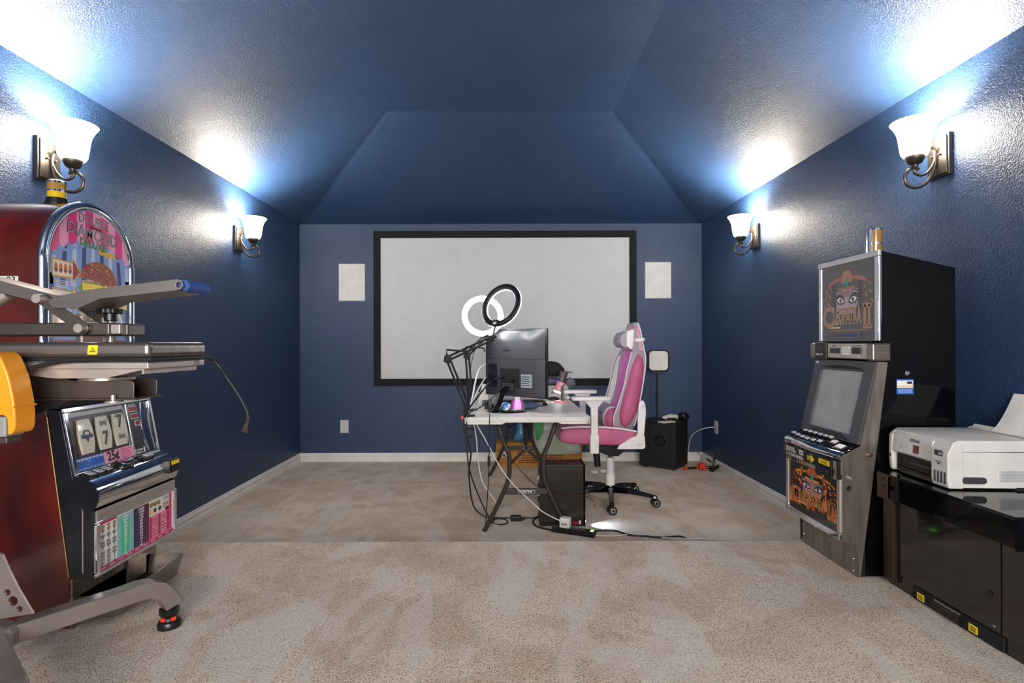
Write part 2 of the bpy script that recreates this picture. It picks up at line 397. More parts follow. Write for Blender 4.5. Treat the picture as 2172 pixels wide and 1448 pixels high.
for dz in (-.028, .028):
    b = MB(); b.lathe([(0, .0), (.019, .0), (.019, .009), (0, .009)], 'plastic_white', frame((-1.6, YB, .352+dz), (1, 0, 0), (0, 0, 1)), 20); so = b.build('socket', t)
    b = MB()
    for dx in (-.007, .007): b.box((-1.6+dx-.0015, YB-.0098, .352+dz+.001), (-1.6+dx+.0015, YB-.0085, .352+dz+.01), 'ink')
    b.cyl((-1.6, YB-.0098, .352+dz-.008), (-1.6, YB-.0085, .352+dz-.008), .003, 'ink', n=8); b.build('slots', so)
t = thing('cable_wall_plate', 'white wall plate with a white coax lead on right wall behind subwoofer', 'wall plate', (XR, 5.35, .39))
b = MB(); b.box((XR-.006, 5.31, .33), (XR, 5.39, .45), 'plastic_white'); b.build('plate', t, bevel=.003)
b = MB(); b.cyl((XR-.02, 5.35, .39), (XR-.005, 5.35, .39), .006, 'brass', n=10); b.build('coax_connector', t)
b = MB(); b.tube([(XR-.02, 5.35, .39), (XR-.07, 5.37, .385), (XR-.14, 5.43, .35), (XR-.185, 5.49, .29), (XR-.20, 5.53, .2), (XR-.20, 5.56, .1)], .0045, 'plastic_white', 8); b.build('coax_lead', t)
# ---------------------------------------------------------------- round topped slot machine on the left
Y0, Y1 = 1.975, 2.465; YM = (Y0+Y1)/2; RR = .245; ZS = 1.485
t = thing('slot_machine', 'round topped red wood slot machine with pink awning glass and pay table', 'slot machine', (-1.75, YM, RIS))
S1 = t
b = MB(); b.pr_xz([(-1.515, RIS), (-1.515, .37), (-1.592, .945), (-1.612, 1.0), (-2.035, 1.0), (-2.035, RIS)], Y0, Y1, 'wood_red'); b.build('cabinet', t, bevel=.004)
def arch(r, x, zb=.99, n=28):
    return [(x, YM-r, zb)]+[(x, YM-r*math.cos(PI*i/n), ZS+r*math.sin(PI*i/n)) for i in range(n+1)]+[(x, YM+r, zb)]
b = MB(); b.loft([arch(RR, -2.035), arch(RR, -1.62)], 'wood_red'); b.build('round_top', t, sharp=45)
b = MB(); L = [arch(RR-.002, -1.625), arch(RR+.004, -1.618), arch(RR+.005, -1.606), arch(RR-.002, -1.598), arch(RR-.016, -1.594), arch(RR-.026, -1.6), arch(RR-.028, -1.612)]
b.loft(L, 'chrome', caps=False, closed=False); b.build('chrome_arch_trim', t, sharp=80)
# top glass with printed artwork
MG = frame((-1.604, YM, 0), (0, 1, 0), (0, 0, 1)) @ Matrix.Diagonal((1, 1, .4, 1))
R2 = RR-.026
b = MB()
b.face([(p[1]-YM, p[2]) for p in arch(R2, 0)], 'a_blue', MG, 0)
gl = b.build('top_glass', t)
b = MB(); b.keep = True
def on_arch(u): return ZS+math.sqrt(max(0, (R2-.004)**2-u*u)) if abs(u) < R2 else ZS
for k in range(-4, 5):   # light wedge stripes on the blue tent
    u0 = k*.047; b.face([(u0-.009, 1.56), (u0+.009, 1.56), (u0*1.1+.013, 1.40), (u0*1.1-.013, 1.40)], 'a_navy' if k % 2 else 'a_lblue', MG, .0006)
b.rect(-R2+.006, 1.0, -R2+.022, 1.44, 'a_navy', MG, .0006); b.rect(R2-.03, 1.0, R2-.006, 1.45, 'a_navy', MG, .0006)
def zaw(u): return 1.592-1.45*u*u
NS = 10
for k in range(NS):      # awning stripes with scallops
    ua = -R2+.008+k*(2*R2-.016)/NS; ub = ua+(2*R2-.016)/NS
    top = [(ub*.999, on_arch(ub)), ((ua+ub)/2, on_arch((ua+ub)/2)), (ua, on_arch(ua))]
    um = (ua+ub)/2; bot = [(ua+(ub-ua)*i/8, min(zaw(ua+(ub-ua)*i/8)-.02*math.sin(PI*i/8), on_arch(ua+(ub-ua)*i/8)-.001)) for i in range(9)]
    c = 'a_lpink' if k % 2 else ('a_pink' if k in (2, 8, 4) else 'a_rose')
    b.face(bot+top, c, MG, .0010)
    b.face([(um-.016, zaw(um)-.022), (um+.016, zaw(um)-.022), (um+.016, zaw(um)-.034), (um-.016, zaw(um)-.034)], 'a_blue', MG, .0008)
mat('a_tit', 'a5a3a8', .25, .3)
mat('a_red2', 'b0403a', .3, coat=.35)
# title
for tx, u, z, s_, c1, rot, sx in (('DOUBLE', .005, 1.664, .052, 'a_tit', -.05, .82), ('DIAMOND', .0, 1.612, .066, 'a_tit', -.06, .86), ('DELUXE', .0, 1.572, .040, 'a_green', -.08, .95)):
    b.text(tx, u, z, s_, 'a_black', MG, .0016, .028, sx, rot); b.text(tx, u, z, s_*.98, c1, MG, .0022, .008, sx, rot)
b.face([(-.02, 1.636), (.045, 1.632), (.05, 1.642), (-.015, 1.646)], 'a_red', MG, .0026)
b.face([(.028, 1.563), (.125, 1.553), (.125, 1.532), (.028, 1.542)], 'a_gold', MG, .0016); b.text('CHEESE!', .077, 1.547, .026, 'a_yel', MG, .0022, .012, 1., -.1)
b.face([(u, 1.43) for u in (-.06, .12)]+[(.13, 1.2), (-.07, 1.2)], 'a_gold', MG, .0014)
# burger
def blob(cx, cz, rx, rz, c, z, a0=0, a1=2*PI, n=24): b.face([(cx+rx*math.cos(a0+(a1-a0)*i/n), cz+rz*math.sin(a0+(a1-a0)*i/n)) for i in range(n)], c, MG, z)
blob(.03, 1.425, .105, .085, 'a_brown', .0020, 0, PI, 20)
for i in range(26):
    a = random.random()*PI; q = .5+.45*random.random(); blob(.03+.1*q*math.cos(a), 1.43+.075*q*math.sin(a), .0035, .002, 'a_lgold', .0024, n=6)
b.face([(-.085, 1.40), (-.05, 1.425), (.11, 1.425), (.14, 1.40), (.12, 1.385), (-.06, 1.385)], 'a_green', MG, .0022)
b.face([(-.06, 1.42), (.12, 1.42), (.115, 1.39), (.08, 1.398), (.03, 1.38), (-.02, 1.398), (-.055, 1.39)], 'a_yel', MG, .0026)
for i, ch in enumerate('5000'):
    u = -.03+i*.042; z = 1.463-.35*(u-.03)**2-.012*i
    b.text(ch, u, z, .070, 'a_dbrown', MG, .0032, .04, 1.05); b.text(ch, u, z, .066, 'red' if i == 0 else 'a_red2', MG, .0038, .012, 1.0)
blob(.02, 1.30, .115, .085, 'a_cream', .0030, 0, PI, 20); blob(.02, 1.30, .108, .074, 'a_dbrown', .0034, 0, PI, 20); b.rect(-.088, 1.16, .128, 1.30, 'a_dbrown', MG, .0032)
for tx, u, z in (('10', -.04, 1.34), ('40', .012, 1.345), ('30', .06, 1.338), ('20', -.06, 1.29), ('6', -.01, 1.29), ('15', .03, 1.29)): b.text(tx, u, z, .036, 'a_lgold', MG, .0042, .02)
b.rect(.085, 1.325, .112, 1.345, 'a_lgold', MG, .0042)
# arrows with little food icons
for z, n_, c in ((1.462, 4, 'a_orange'), (1.355, 3, 'a_silver'), (1.262, 2, 'a_gold')):
    b.face([(-R2+.014, z+.034), (-.105, z+.026), (-.105, z+.045), (-.065, z-.005), (-.105, z-.05), (-.105, z-.034), (-R2+.014, z-.034)], 'a_gold', MG, .0020)
    b.face([(-R2+.018, z+.028), (-.107, z+.021), (-.107, z-.028), (-R2+.018, z-.028)], 'a_cream', MG, .0024)
    b.face([(-.105, z+.036), (-.072, z-.005), (-.105, z-.040)], 'a_red' if n_ == 4 else ('a_yel' if n_ == 3 else 'a_bluep'), MG, .0024)
    for i in range(n_): blob(-R2+.033+i*.022, z, .008, .019, c, .0028); blob(-R2+.033+i*.022, z-.008, .008, .006, 'a_dbrown', .0032)
for i in range(5): b.rect(-.19, 1.415-i*.006, -.12-.008*(i % 2), 1.417-i*.006, 'a_white', MG, .0014)
b.text('BONUS', .168, 1.412, .026, 'a_white', MG, .0018, .02, .95)
b.rect(.14, 1.33, .198, 1.395, 'a_lgold', MG, .0016); b.text('5000', .169, 1.362, .040, 'a_turq', MG, .0020, .02, .6)
b.rect(-.19, 1.03, .19, 1.20, 'a_red', MG, .0024); b.rect(-.05, 1.10, .19, 1.195, 'a_mag', MG, .0026)
blob(-.1, 1.12, .06, .05, 'a_black', .0028); blob(.12, 1.27, .05, .05, 'a_white', .0046); blob(.12, 1.27, .035, .036, 'a_lblue', .0050)
b.build('glass_artwork', gl, sharp=10)
b = MB(); b.box((-1.7545, Y0-.0015, 1.395), (-1.688, Y0, 1.423), 'paper'); lb_ = b.build('number_sticker', t)
b = MB(); b.text('93', -1.712, 1.408, .034, 'ink', frame((0, Y0-.002, 0), (1, 0, 0), (0, 0, 1)), 0, .01); b.build('lettering', lb_)
# beacon lamp on top
bx_ = -1.746
M = Matrix.Translation((bx_, YM, ZS+RR-.004))
b = MB(); b.lathe([(0, 0), (.045, 0), (.045, .004), (.039, .006), (.035, .03), (0, .03)], 'black_plastic', M, 24); cd = b.build('beacon_base', t)
b = MB(); b.lathe([(0, .03), (.031, .03), (.031, .055), (0, .055)], 'glass_yellow', M, 24); b.build('beacon_lens', cd)
b = MB(); b.lathe([(0, .0545), (.0325, .0545), (.0325, .061), (0, .061)], 'chrome', M, 24); b.build('beacon_band', cd)
b = MB(); b.lathe([(0, .061), (.031, .061), (.031, .088), (0, .088)], 'glass_amber', M, 24); b.build('beacon_lens', cd)
b = MB(); b.lathe([(0, .088), (.033, .088), (.033, .096), (.028, .099), (0, .099)], 'chrome', M, 24); b.build('beacon_cap', cd)
# door
b = MB(); b.pr_xz([(-1.60, .957), (-1.545, .953), (-1.499, .713), (-1.45, .70), (-1.435, .67), (-1.43, .61), (-1.43, .362), (-1.512, .362), (-1.587, .93)], Y0, Y1, 'black_satin'); dr = b.build('door', t, bevel=.004)
b = MB(); b.box((-1.62, Y0+.002, .955), (-1.55, Y1-.002, .99), 'black_satin'); b.build('shelf', t, bevel=.006)
MR = frame((-1.4975, Y0, .715), (0, 1, 0), (-.046, 0, .24)); H = .247; W = .49
b = MB(); b.rect(.012, .01, W-.012, H-.01, 'a_black', MR, .001); rg = b.build('reel_glass_panel', dr)
for q in ((0, 0, W, .014), (0, H-.016, W, H), (0, .014, .018, H-.016), (W-.018, .014, W, H-.016), (.323, .014, .331, H-.016)):
    b = MB(); b.box((q[0], q[1], 0), (q[2], q[3], .010 if q[2]-q[0] > .1 or q[0] in (0,) else .009), 'chrome', MR); b.build('chrome_frame', dr, bevel=.003)
for k, u in enumerate((.085, .178, .268)):
    b = MB(); b.rect(u-.042, .065, u+.042, .205, 'a_black' if k else 'a_plum', MR, .0018); b.build('reel_window', rg)
    b = MB(); L = []
    for i in range(11):
        v = .072+.126*i/10; a = (i/10-.5)*2.2; hw = .021+.014*math.cos(a*.9)
        L.append([(u-hw, v, .002), (u-hw, v, .003+.008*math.cos(a)), (u+hw, v, .003+.008*math.cos(a)), (u+hw, v, .002)])
    b.loft(L, 'a_cream', M=MR); re = b.build('reel', rg)
    b = MB(); z = .0115
    if k == 0:
        b.face([(u-.02, .142), (u-.012, .158), (u+.012, .158), (u+.02, .142), (u, .112)], 'a_dgrey', MR, z); b.rect(u-.028, .128, u+.028, .142, 'a_navy', MR, z+.0004)
        b.face([(u-.012, .141), (u-.007, .152), (u+.007, .152), (u+.012, .141)], 'a_cream', MR, z+.0006)
    else:
        b.text('7', u, .112 if k == 1 else .165, .07, 'a_dgrey', MR, z, .03, .9); b.text('BAR', u, .17 if k == 1 else .105, .026, 'a_grey', MR, z, .02, .8)
    b.build('reel_symbol', re)
b = MB(); b.rect(.022, .016, .16, .062, 'a_bluep', MR, .002); b.rect(.16, .016, .322, .062, 'a_lpink', MR, .002)
for i in range(7): b.rect(.026+i*.019, .018, .042+i*.019, .026, 'a_blue', MR, .0024); b.rect(.026+i*.019, .052, .042+i*.019, .059, 'a_lblue', MR, .0024)
for i in range(4): b.rect(.255, .02+i*.010, .318, .026+i*.010, 'a_rose', MR, .0024)
b.text('25¢', .21, .04, .05, 'a_black', MR, .0028, .03, .9); b.rect(.025, .212, .31, .226, 'a_silver', MR, .0022)
b.rect(.331, .016, .405, .230, 'a_black', MR, .002); b.scrawl(.368, .222, .045, .007, 'a_white', MR, .0026, 8)
for i, ch in enumerate(('INSERT', 'BILLS')): b.scrawl(.368, .034-i*.011, .042, .007, 'a_white', MR, .0026, 7)
for u in (.338, .398): b.face([(u-.004, .018), (u+.004, .018), (u+.004, .034), (u+.008, .034), (u, .044), (u-.008, .034), (u-.004, .034)], 'a_white', MR, .0026)
b.build('glass_artwork', rg)
for u0, u1, v in ((.345, .392, .196), (.352, .398, .166), (.372, .396, .136)):
    b = MB(); b.box((u0-.003, v-.003, .002), (u1+.003, v+.020, .0032), 'a_white', MR); b.box((u0, v, .002), (u1, v+.017, .005), 'red_led', MR); b.build('credit_display', rg)
b = MB(); L = []
for i in range(9):
    v = .02+.205*i/8; bw = .03+.012*math.sin(PI*i/8); L.append([(.41+.03-bw, v, .002), (.41+.03-bw*.6, v, .012), (.462, v, .016), (.47, v, .002)])
b.loft(L, 'chrome', M=MR); b.build('coin_entry_plate', rg, sharp=60)
# button deck
b = MB(); DK = [(-1.50, .722), (-1.462, .712), (-1.438, .703), (-1.421, .686), (-1.411, .66), (-1.413, .632), (-1.422, .612), (-1.43, .604), (-1.43, .596), (-1.50, .596)]
b.pr_xz(DK, Y0+.004, Y1-.001, 'chrome'); b.build('chrome_button_deck', dr, sharp=30)
b = MB(); b.pr_xz([(x+.001, z+.001) for x, z in DK], Y0-.002, Y0+.0038, 'black_satin'); b.build('deck_end_cap', dr)
b = MB(); b.pr_xz([(-1.429, .598), (-1.424, .598), (-1.421, .585), (-1.421, .56), (-1.429, .56)], Y0+.01, Y1-.01, 'alu'); b.build('deck_apron', dr)
MD = frame((-1.468, Y0, .7135), (0, 1, 0), (-.95, 0, .26))
for u in (.036, .078, .120):
    b = MB(); b.box((u-.018, -.018, 0), (u+.018, .018, .012), 'black_plastic', MD); b.box((u-.014, -.014, .012), (u+.014, .014, .0145), 'a_silver', MD); b.build('button', dr, bevel=.002)
b = MB(); b.lathe([(0, 0), (.034, 0), (.034, .008), (.030, .013), (0, .014)], 'black_plastic', MD @ Matrix.Translation((.222, .002, 0)), 28); b.lathe([(.0, .0142), (.026, .0142), (.026, .0165), (0, .018)], 'chrome', MD @ Matrix.Translation((.222, .002, 0)), 28); b.build('spin_button', dr)
b = MB(); b.box((.325, -.014, 0), (.395, .016, .012), 'black_plastic', MD); b.box((.345, -.008, .012), (.388, .012, .016), 'a_silver', MD); b.build('button', dr, bevel=.003)
b = MB(); b.box((-1.432, Y0+.405, .640), (-1.398, Y0+.478, .696), 'black_plastic'); ba = b.build('bill_acceptor', dr, bevel=.004)
b = MB(); b.box((-1.399, Y0+.415, .674), (-1.3965, Y0+.470, .69), 'yellow'); b.build('yellow_label', ba)
b = MB(); b.box((-1.399, Y0+.418, .65), (-1.393, Y0+.466, .664), 'a_black'); b.build('bill_slot', ba, bevel=.002)
# belly glass pay table
MBG = frame((-1.4295, Y0, .366), (0, 1, 0), (0, 0, 1)); HB = .192
b = MB(); b.rect(.02, .012, W-.016, HB-.004, 'a_white', MBG, .003); bg = b.build('belly_glass', dr)
for q in ((0, 0, W, .014), (0, HB-.006, W, HB+.004), (0, .014, .022, HB-.006), (W-.018, .014, W, HB-.006)):
    b = MB(); b.box((q[0], q[1], 0), (q[2], q[3], .012), 'chrome', MBG); b.build('chrome_frame', dr, bevel=.004)
b = MB()
b.rect(.022, .014, W-.018, .026, 'a_mag', MBG, .0036)
for i in range(9): b.rect(.03+i*.048, .0165, .055+i*.048, .0215, 'a_lpink', MBG, .004)
b.rect(.118, .027, .212, HB-.014, 'a_lteal', MBG, .0036); b.rect(.138, .034, .186, HB-.030, 'a_teal', MBG, .004)
b.rect(.212, .027, .306, HB-.012, 'a_purple', MBG, .0036); b.rect(.212, .027, .228, HB-.012, 'a_dteal', MBG, .004); b.rect(.285, .027, .306, HB-.012, 'a_plum', MBG, .004)
A = ['1000', '800', '80', '60', '40', '30', '20', '10', '10', '5', '5', '2', '10']; B = ['2500', '1600', '160', '120', '80', '60', '40', '20', '20', '10', '10', '4', '20']
for i in range(13):
    v = HB-.024-i*.01185
    b.text(A[i], .164, v, .0125, 'a_white', MBG, .0046, .03, 1.45); b.text(B[i], .257, v+.002, .0125, 'a_white', MBG, .0046, .03, 1.45)
    b.rect(.118, v-.0064, .212, v-.006, 'a_dteal', MBG, .0044)
    for j in range(3):   # winning symbols
        u = .042+j*.030
        if i < 2: b.disc(u, v-.001, .008, 'a_grey', MBG, .0046, 12, .0055); b.disc(u, v-.001, .005, 'a_gold', MBG, .005, 10, .0035)
        elif i in (2, 4): b.text('7', u, v, .016, 'a_red', MBG, .0046, .03)
        elif i in (7, 10, 11) and (j == 2 or i == 7): b.text('7', u, v, .014, 'a_dbrown', MBG, .0046, .04)
        else:
            for k in range(3): b.rect(u-.010, v-.004+k*.0032, u+.010, v-.002+k*.0032, 'a_black' if i < 9 else 'a_dgrey', MBG, .0046)
b.rect(.026, HB-.016, .115, HB-.008, 'a_mag', MBG, .0042)
b.rect(.308, .027, .462, .118, 'a_rose', MBG, .0036); b.rect(.308, HB-.070, .415, HB-.012, 'a_cream', MBG, .004)
for i in range(7): b.rect(.312+i*.0195, .03, .322+i*.0195, .115, 'a_lpink' if i % 3 else 'a_mag', MBG, .0042)
for i in range(7):
    for j in range(6):
        if (i*7+j*3) % 4: b.rect(.313+i*.0195, .036+j*.0125, .321+i*.0195, .041+j*.0125, 'a_grey' if (i+j) % 3 else 'a_plum', MBG, .0046)
for i in range(3): b.disc(.323+i*.024, HB-.028, .0105, 'a_dgrey', MBG, .0044, 14, .009); b.disc(.323+i*.024, HB-.028, .006, 'a_gold', MBG, .0048, 12, .005)
for u in (.345, .378): b.disc(u, HB-.054, .0105, 'a_dgrey', MBG, .0044, 14, .009)
b.rect(.312, HB-.065, .324, HB-.046, 'a_yel', MBG, .0044)
b.rect(.440, .03, .460, HB-.01, 'a_pink', MBG, .0048); b.rect(.415, .118, .44, HB-.01, 'a_plum', MBG, .0044)
b.build('pay_table', bg)
for tx, v, s_ in (('15,000', HB-.022, .021), ('2500', HB-.047, .025)):
    b = MB(); Ms = MBG @ Matrix.Translation((.414, v, .0055)) @ Matrix.Rotation(.04, 4, 'Z'); b.box((-.026, -.0125, 0), (.026, .0125, .0008), 'a_cream' if s_ > .022 else 'paper', Ms); st = b.build('sticker', bg)
    b = MB(); b.text(tx, 0, 0, s_, 'a_dbrown' if s_ < .022 else 'ink', Ms, .001, .01, .8 if s_ < .022 else .9); b.build('lettering', st)
b = MB(); b.tube([(-1.588, Y0-.001, .93), (-1.513, Y0-.001, .37)], .0035, 'brass', 8, 2, smooth=False); b.build('hinge', t)
b = MB(); b.box((-1.466, Y0-.003, .385), (-1.4625, Y0, .608), 'alu'); b.build('door_edge_strip', dr)
# stainless base and coin tray
b = MB(); b.box((-1.514, Y0+.005, RIS+.012), (-1.506, Y1-.005, .362), 'stainless'); b.box((-1.512, Y0, RIS), (-1.50, Y0+.006, .30), 'stainless'); b.build('kick_panel', t)
b = MB(); b.keep = True
rim = [(-1.505, 2.0), (-1.372, 2.0), (-1.358, 2.015), (-1.358, 2.405), (-1.372, 2.42), (-1.505, 2.42)]
def lp(z, k, inset): return [(x+(-inset if x > -1.45 else 0), y+(inset if y < 2.2 else -inset), z) for x, y in rim]
b.loft([lp(.29, 0, 0), lp(.212, 0, .018)], 'steel', caps=False); b.loft([lp(.29, 0, 0), lp(.292, 0, .004), lp(.286, 0, .006), lp(.218, 0, .022)], 'steel', caps=False)
b.face([(x, y) for x, y, z in lp(.216, 0, .022)], 'dark_steel', Matrix.Translation((0, 0, .217))); b.face([(x, y) for x, y, z in lp(.216, 0, .018)][::-1], 'steel', Matrix.Translation((0, 0, .212)))
b.build('coin_tray', t, sharp=40)
b = MB(); b.box((-1.506, 2.26, .225), (-1.498, 2.38, .33), 'steel'); b.build('coin_chute', t, bevel=.003)

# ---------------------------------------------------------------- heat press on its stand
t = thing('heat_press', 'steel swing handle heat press with blue grip and orange housing', 'heat press', (-1.3, 1.64, .96))
b = MB(); b.box((-1.42, 1.5, 1.147), (-.935, 1.79, 1.189), 'steel'); up = b.build('upper_platen', t, bevel=.014, seg=4)
b = MB(); b.box((-1.41, 1.506, 1.138), (-.943, 1.784, 1.148), 'black_matte'); b.build('heating_plate', up)
Mw = frame((-1.085, 1.4995, 1.168), (1, 0, 0), (0, 0, 1))
b = MB(); b.prism([(-.0125, -.0125), (.0105, -.0125), (.0125, -.0105), (.0145, .0105), (.0125, .0125), (-.0105, .0125), (-.0125, .0105), (-.0145, -.0105)], 'yellow', Mw @ Matrix.Translation((0, 0, 0)), .0008); ws = b.build('warning_label', up, bevel=.0003)
b = MB(); b.face([(-.009, -.006), (.009, -.006), (0, .0075)], 'ink', Mw, .0012); b.face([(-.0065, -.0045), (.0065, -.0045), (0, .005)], 'yellow', Mw, .0015)
for u in (-.003, 0, .003): b.rect(u-.0006, -.003, u+.0006, .001, 'ink', Mw, .0018)
b.rect(-.005, -.004, .005, -.003, 'ink', Mw, .0018); b.build('warning_symbol', ws)
b = MB(); b.box((-1.40, 1.503, 1.117), (-.94, 1.787, 1.135), 'alu'); lo_ = b.build('lower_platen', t, bevel=.003)
b = MB(); b.box((-1.398, 1.505, 1.135), (-.942, 1.785, 1.138), 'a_grey'); b.build('silicone_pad', lo_)
for ya in (1.512, 1.64, 1.775):
    b = MB(); b.pr_xz([(-1.39, 1.117), (-.95, 1.117), (-1.06, 1.092), (-1.2, 1.092)], ya, ya+.006, 'alu'); b.build('rib', lo_)
for xa in (-1.35, -1.19, -1.07, -.965):
    b = MB(); b.box((xa, 1.515, 1.103), (xa+.006, 1.775, 1.117), 'alu'); b.build('rib', lo_)
b = MB(); b.lathe([(.0, 0), (.07, 0), (.07, .008), (.055, .012), (.05, .037), (0, .037)], 'alu', Matrix.Translation((-1.13, 1.62, 1.082)), 28); b.build('pivot_boss', lo_)
b = MB()
for ya in (1.563, 1.666):
    b.pr_xz([(-1.47, 1.034), (-1.018, 1.034), (-1.018, 1.074), (-1.021, 1.08), (-1.028, 1.083), (-1.19, 1.083), (-1.205, 1.088), (-1.225, 1.098), (-1.47, 1.098)], ya, ya+.004, 'dark_steel')
b.box((-1.47, 1.555, 1.029), (-1.008, 1.678, 1.034), 'dark_steel'); ch = b.build('base_channel', t, bevel=.0012)
b = MB(); b.lathe([(0, 0), (.022, 0), (.022, .004), (.012, .006), (0, .006)], 'alu', Matrix.Translation((-1.068, 1.557, 1.0235)), 20); b.build('bolt_washer', ch)
b = MB(); b.cyl((-1.068, 1.553, 1.029), (-1.068, 1.553, 1.044), .006, 'alu', n=8); b.build('bolt', ch)
b = MB(); b.box((-1.378, 1.5615, 1.044), (-1.337, 1.563, 1.094), 'red'); b.box((-1.374, 1.561, 1.052), (-1.341, 1.5616, 1.066), 'paper'); b.box((-1.374, 1.561, 1.074), (-1.341, 1.5616, 1.08), 'paper'); b.build('red_sticker', ch)
b = MB(); b.prism([(-1.40, 1.03), (-1.20, 1.03), (-1.285, .993), (-1.40, .955)], 'bracket_dark', frame((0, 1.58, 0), (1, 0, 0), (0, 0, 1)), .006, holes=[[(x+r*math.cos(2*PI*i/14), z+r*math.sin(2*PI*i/14)) for i in range(14)] for x, z, r in ((-1.335, 1.008, .008), (-1.365, .99, .011))])
b.box((-1.40, 1.58, 1.02), (-1.22, 1.66, 1.03), 'bracket_dark'); b.build('mount_bracket', t)
b = MB(); b.box((-1.50, 1.585, 1.207), (-1.10, 1.70, 1.244), 'dark_steel'); ua = b.build('upper_arm', t, bevel=.006)
b = MB(); b.box((-1.105, 1.592, 1.211), (-1.075, 1.69, 1.240), 'alu'); b.build('clevis_block', ua, bevel=.004)
b = MB(); b.box((-1.08, 1.60, 1.206), (-1.058, 1.68, 1.242), 'dark_steel'); b.build('clevis_block', ua, bevel=.006)
b = MB(); b.cyl((-1.138, 1.645, 1.188), (-1.138, 1.645, 1.275), .006, 'alu', n=12); b.build('pressure_screw', t)
b = MB(); n = 40; b.loft([[((-1.138)+(.031+.004*math.cos(8*2*PI*i/n))*math.cos(2*PI*i/n), 1.645+(.031+.004*math.cos(8*2*PI*i/n))*math.sin(2*PI*i/n), z) for i in range(n)] for z in (1.272, 1.286)], 'black_plastic')
b.cyl((-1.138, 1.645, 1.25), (-1.138, 1.645, 1.274), .017, 'black_plastic'); b.build('pressure_knob', t, bevel=.002)
for xa, ya in ((-1.188, 1.60), (-1.188, 1.69)):
    b = MB(); b.cyl((xa, ya, 1.188), (xa, ya, 1.208), .004, 'alu', n=10); b.cyl((xa, ya, 1.244), (xa, ya, 1.262), .0075, 'alu', n=10); b.build('guide_bolt', t)
def link(name, p0, p1, wd, ya, yb, m):
    b = MB(); p0 = Vector((p0[0], 0, p0[1])); p1 = Vector((p1[0], 0, p1[1])); d = (p1-p0).normalized(); q = Vector((-d.z, 0, d.x)); poly = []
    for c, a0 in ((p1, 0), (p0, PI)):
        for i in range(9):
            a = -PI/2+PI*i/8+a0; v = c+d*math.cos(a)*wd+q*math.sin(a)*wd; poly.append((v.x, v.z))
    b.pr_xz(poly, ya, yb, m); return b.build(name, t, bevel=.0015)
for ya in (1.572, 1.706): link('link_plate', (-1.28, 1.309), (-1.165, 1.227), .0155, ya, ya+.006, 'dark_steel')
link('rear_link', (-1.49, 1.367), (-1.255, 1.306), .0165, 1.582, 1.70, 'steel')
for x, z in ((-1.28, 1.309), (-1.165, 1.227)):
    b = MB(); b.cyl((x, 1.553, z), (x, 1.725, z), .0125, 'alu', n=16); b.build('pivot_pin', t)
hp = [(-1.24, 1.309), (-1.209, 1.318), (-1.121, 1.335), (-.894, 1.362), (-.881, 1.357), (-.876, 1.344), (-.884, 1.333), (-.902, 1.330), (-1.105, 1.308), (-1.165, 1.281), (-1.234, 1.283), (-1.247, 1.296)]
b = MB(); b.prism(hp, 'steel', frame((0, 1.562, 0), (1, 0, 0), (0, 0, 1)), .007, holes=[[(-.889+.0075*math.cos(2*PI*i/14), 1.346+.0075*math.sin(2*PI*i/14)) for i in range(14)]])
b.prism(hp, 'steel', frame((0, 1.690, 0), (1, 0, 0), (0, 0, 1)), .007)
b.pr_xz([(-.90, 1.330), (-.90, 1.336), (-1.105, 1.314), (-1.165, 1.287), (-1.165, 1.281), (-1.105, 1.308)], 1.562, 1.69, 'alu'); hd = b.build('handle_arm', t, bevel=.001)
b = MB(); pr = []
for i in range(7): z = i*.017; pr += [(.0135, z), (.0165, z+.004), (.0165, z+.012), (.0135, z+.016)]
b.lathe([(0, 0)]+pr+[(0, .119)], 'blue_rubber', frame((-.884, 1.57, 1.346), (1, 0, 0), (0, 0, -1)), 20); b.build('grip', hd)
b = MB(); poly = [(-1.42, 1.165), (-1.26, 1.165), (-1.243, 1.151), (-1.225, 1.11), (-1.2135, 1.063), (-1.208, 1.028), (-1.2065, .99), (-1.209, .97), (-1.216, .96), (-1.226, .958), (-1.2275, 1.0), (-1.236, 1.007), (-1.42, 1.007)]
poly = [(p.x, p.y) for p in catmull([(x, z, 0) for x, z in poly[1:8]], 4)] + poly[8:] + [poly[0]]
b.pr_xz(poly, 1.40, 1.465, 'orange'); oc = b.build('orange_housing', t, bevel=.008, seg=3)
b = MB(); b.box((-1.42, 1.402, .952), (-1.231, 1.46, 1.004), 'plastic_grey'); b.build('housing_insert', oc, bevel=.006)
b = MB(); b.pr_xz([(-1.42, 1.03), (-1.207, 1.03), (-1.207, 1.026), (-1.42, 1.026)], 1.398, 1.467, 'orange'); b.build('housing_ridge', oc)
b = MB(); b.box((-1.42, 1.41, .935), (-1.235, 1.455, .952), 'dark_steel'); b.build('housing_foot', oc, bevel=.004)
b = MB(); b.cyl((-1.44, 1.60, 1.30), (-1.395, 1.60, 1.325), .02, 'alu', r1=.016); b.build('spring_cap', t)
